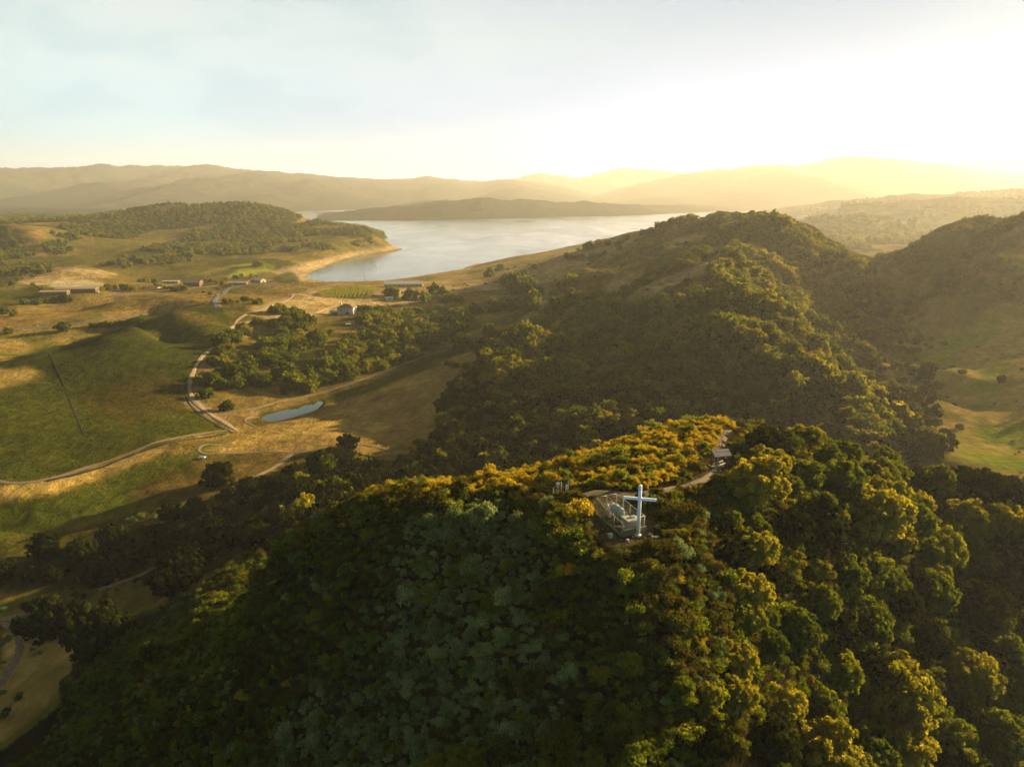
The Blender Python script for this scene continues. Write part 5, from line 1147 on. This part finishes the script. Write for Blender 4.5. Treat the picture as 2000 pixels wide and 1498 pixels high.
# poles on the shore, boat
for u, v, hp, lb in ((712,550,13,'thin utility pole on the shore left of the greenhouse'),(820,545,10,'thin utility pole above the right end of the greenhouse'),(1024-2,520,8,'short thin pole on the shore strip right of the greenhouse')):
    q = hit(u, v, 700); o = empty('utility_pole', q, lb, 'pole'); MB().tube([(0,0,-.5),(0,0,hp)], [.32,.22], 7).build('pole', M_wood, o); MB().box((0,0,hp-1),(2.6,.2,.22)).build('crossarm', M_wood, o)
p_, s_ = ray(735, 520); Yb = CAMH/float(s_); bt = empty('motor_boat', (float(p_)*Yb, Yb, 0.0), 'tiny white motor boat alone on the near arm of the lake', 'boat', rz=.6)
hull = []; 
for x, wv, zt in ((-2.6,.9,.75),(-1.2,1.05,.75),(.6,1.0,.85),(2.0,.6,1.0),(3.0,.05,1.15)): hull += [(x,-wv,zt),(x,-wv*.7,-.2),(x,wv*.7,-.2),(x,wv,zt)]
MB().add(hull, [(i*4+a, i*4+b, i*4+4+b, i*4+4+a) for i in range(4) for a, b in ((0,1),(1,2),(2,3),(3,0))]+[(3,2,1,0),(16,17,18,19)]).build('hull', M_white, bt); MB().box((-.2,0,1.1),(1.6,1.3,.8),0,.8).build('cabin', M_white, bt); MB().box((-2.7,0,.7),(.4,.4,.9)).build('outboard_motor', M_dark, bt)

# round vineyard: every row its own ---------------------------------------------
rv = np.random.default_rng(77)
for k in range(15):
    fx = (k-7)/7.6; hw = 29*fx; half = 48*math.sqrt(max(.05, 1-fx*fx*.9)); pts = []
    for t in np.linspace(-1, 1, 22): pts.append((VIN_C.x+hw+5.0*(1-t*t)*(-.9)+2.5*t, VIN_C.y+t*half*.92))
    P_ = np.array(pts); n = 620; i = rv.integers(0, 21, n); f = rv.random(n)[:,None]; c = P_[i]*(1-f)+P_[i+1]*f
    C3 = np.stack([c[:,0]+rv.normal(0,.36,n), c[:,1], zat(c[:,0], c[:,1])+rv.uniform(.3,1.9,n)], 1)
    vq, fq = leaf_quads(rv, C3, np.tile([[0,-.3,.6]], (n,1)), .75, .8)
    tv, tf = [], []
    o_ = 0
    for j in range(0, 22, 2):
        a, b = tube([(P_[j,0],P_[j,1],float(zat(*P_[j]))-.1),(P_[j,0],P_[j,1],float(zat(*P_[j]))+1.2)], [.07,.05], 4); tv.append(a); tf.append(b+o_); o_ += len(a)
    me = build_mesh('vine_row', vq, fq, np.concatenate(tv), np.concatenate(tf), [M_vine, M_bark], rv.random(n), 1)
    o = bpy.data.objects.new('vine_row', me); COL.objects.link(o); tag(o, (ORD[0] if k == 0 else ORD[k]+' from left')+' curving row of yellow-green vines in the round vineyard', 'vine row', 'rows of the round vineyard')
# field fence line down the olive field
fp = [hit(u, v, 150) for u, v in ((97,690),(108,715),(122,745),(134,775),(146,805),(156,830),(165,850))]; c = catmull([(p.x, p.y, 0) for p in fp], 5.0)
ff = empty('field_fence', G(c[0].x, c[0].y), 'line of fence posts running down the middle of the big olive field', 'fence'); fo = ff.location; m_ = MB(); m2 = MB()
for i, p in enumerate(c):
    g_ = G(p.x, p.y); m_.bar(g_-fo+Vector((0,0,-.2)), g_-fo+Vector((0,0,1.2)), .06)
po = m_.build('fence_posts', M_wood, ff); po['kind'] = 'stuff'
# grassy ditch along the fence and the two long ditches
M_ditch = simple_mat('ditch_weeds', (.014,.015,.003), .95, .3, .6)
road('ditch', [(97,690),(108,715),(122,745),(134,775),(146,805),(156,830),(165,850)], .7, M_ditch, .15)
road('ditch', [(90,940),(180,918),(260,888),(330,865),(400,855),(440,848)], 2.6, M_ditch, .12)
road('ditch', [(366,750),(364,775),(380,800),(420,828),(455,846)], 1.8, M_ditch, .12)
# slender canopy-less fence posts done; scattered boulders on the canyon floor
for k, (u, v, r) in enumerate([(8,1188,.7),(60,1210,.5),(75,1214,.4),(105,1212,.5)]):
    q = hit(u, v); o = MB().ball((0,0,0), r, (1.3,1,.6), 2, 200+k, .1).build('boulder', M_rock); o.location = (q.x, q.y, q.z+r*.2); tag(o, ORD[k]+(' from left' if k else '')+' grey boulder on the canyon floor beside the two dark oaks', 'boulder', 'boulders on the canyon floor')
# ------------------------------------------------------------------ the air
hx0, hx1, hy0, hy1, hz0, hz1 = -20500.0, 25500.0, -600.0, 15800.0, float(Z.min())-1.0, float(max(Z.max(), CAMH))+12
vs = [(x, y, z) for z in (hz0, hz1) for y in (hy0, hy1) for x in (hx0, hx1)]
me = bpy.data.meshes.new('haze'); me.from_pydata(vs, [], [(0,2,3,1),(4,5,7,6),(0,1,5,4),(2,6,7,3),(0,4,6,2),(1,3,7,5)])
hz = bpy.data.objects.new('haze', me); COL.objects.link(hz); tag(hz, kind='stuff')
m = bpy.data.materials.new('haze'); m.use_nodes = True; nt = m.node_tree; nt.nodes.clear()
pv = N(nt, 'ShaderNodeVolumePrincipled'); pv.inputs['Color'].default_value = (1.0,.965,.87,1); pv.inputs['Density'].default_value = 0.72e-4; pv.inputs['Anisotropy'].default_value = .36
o = N(nt, 'ShaderNodeOutputMaterial'); L(nt, pv.outputs[0], o.inputs['Volume']); me.materials.append(m)
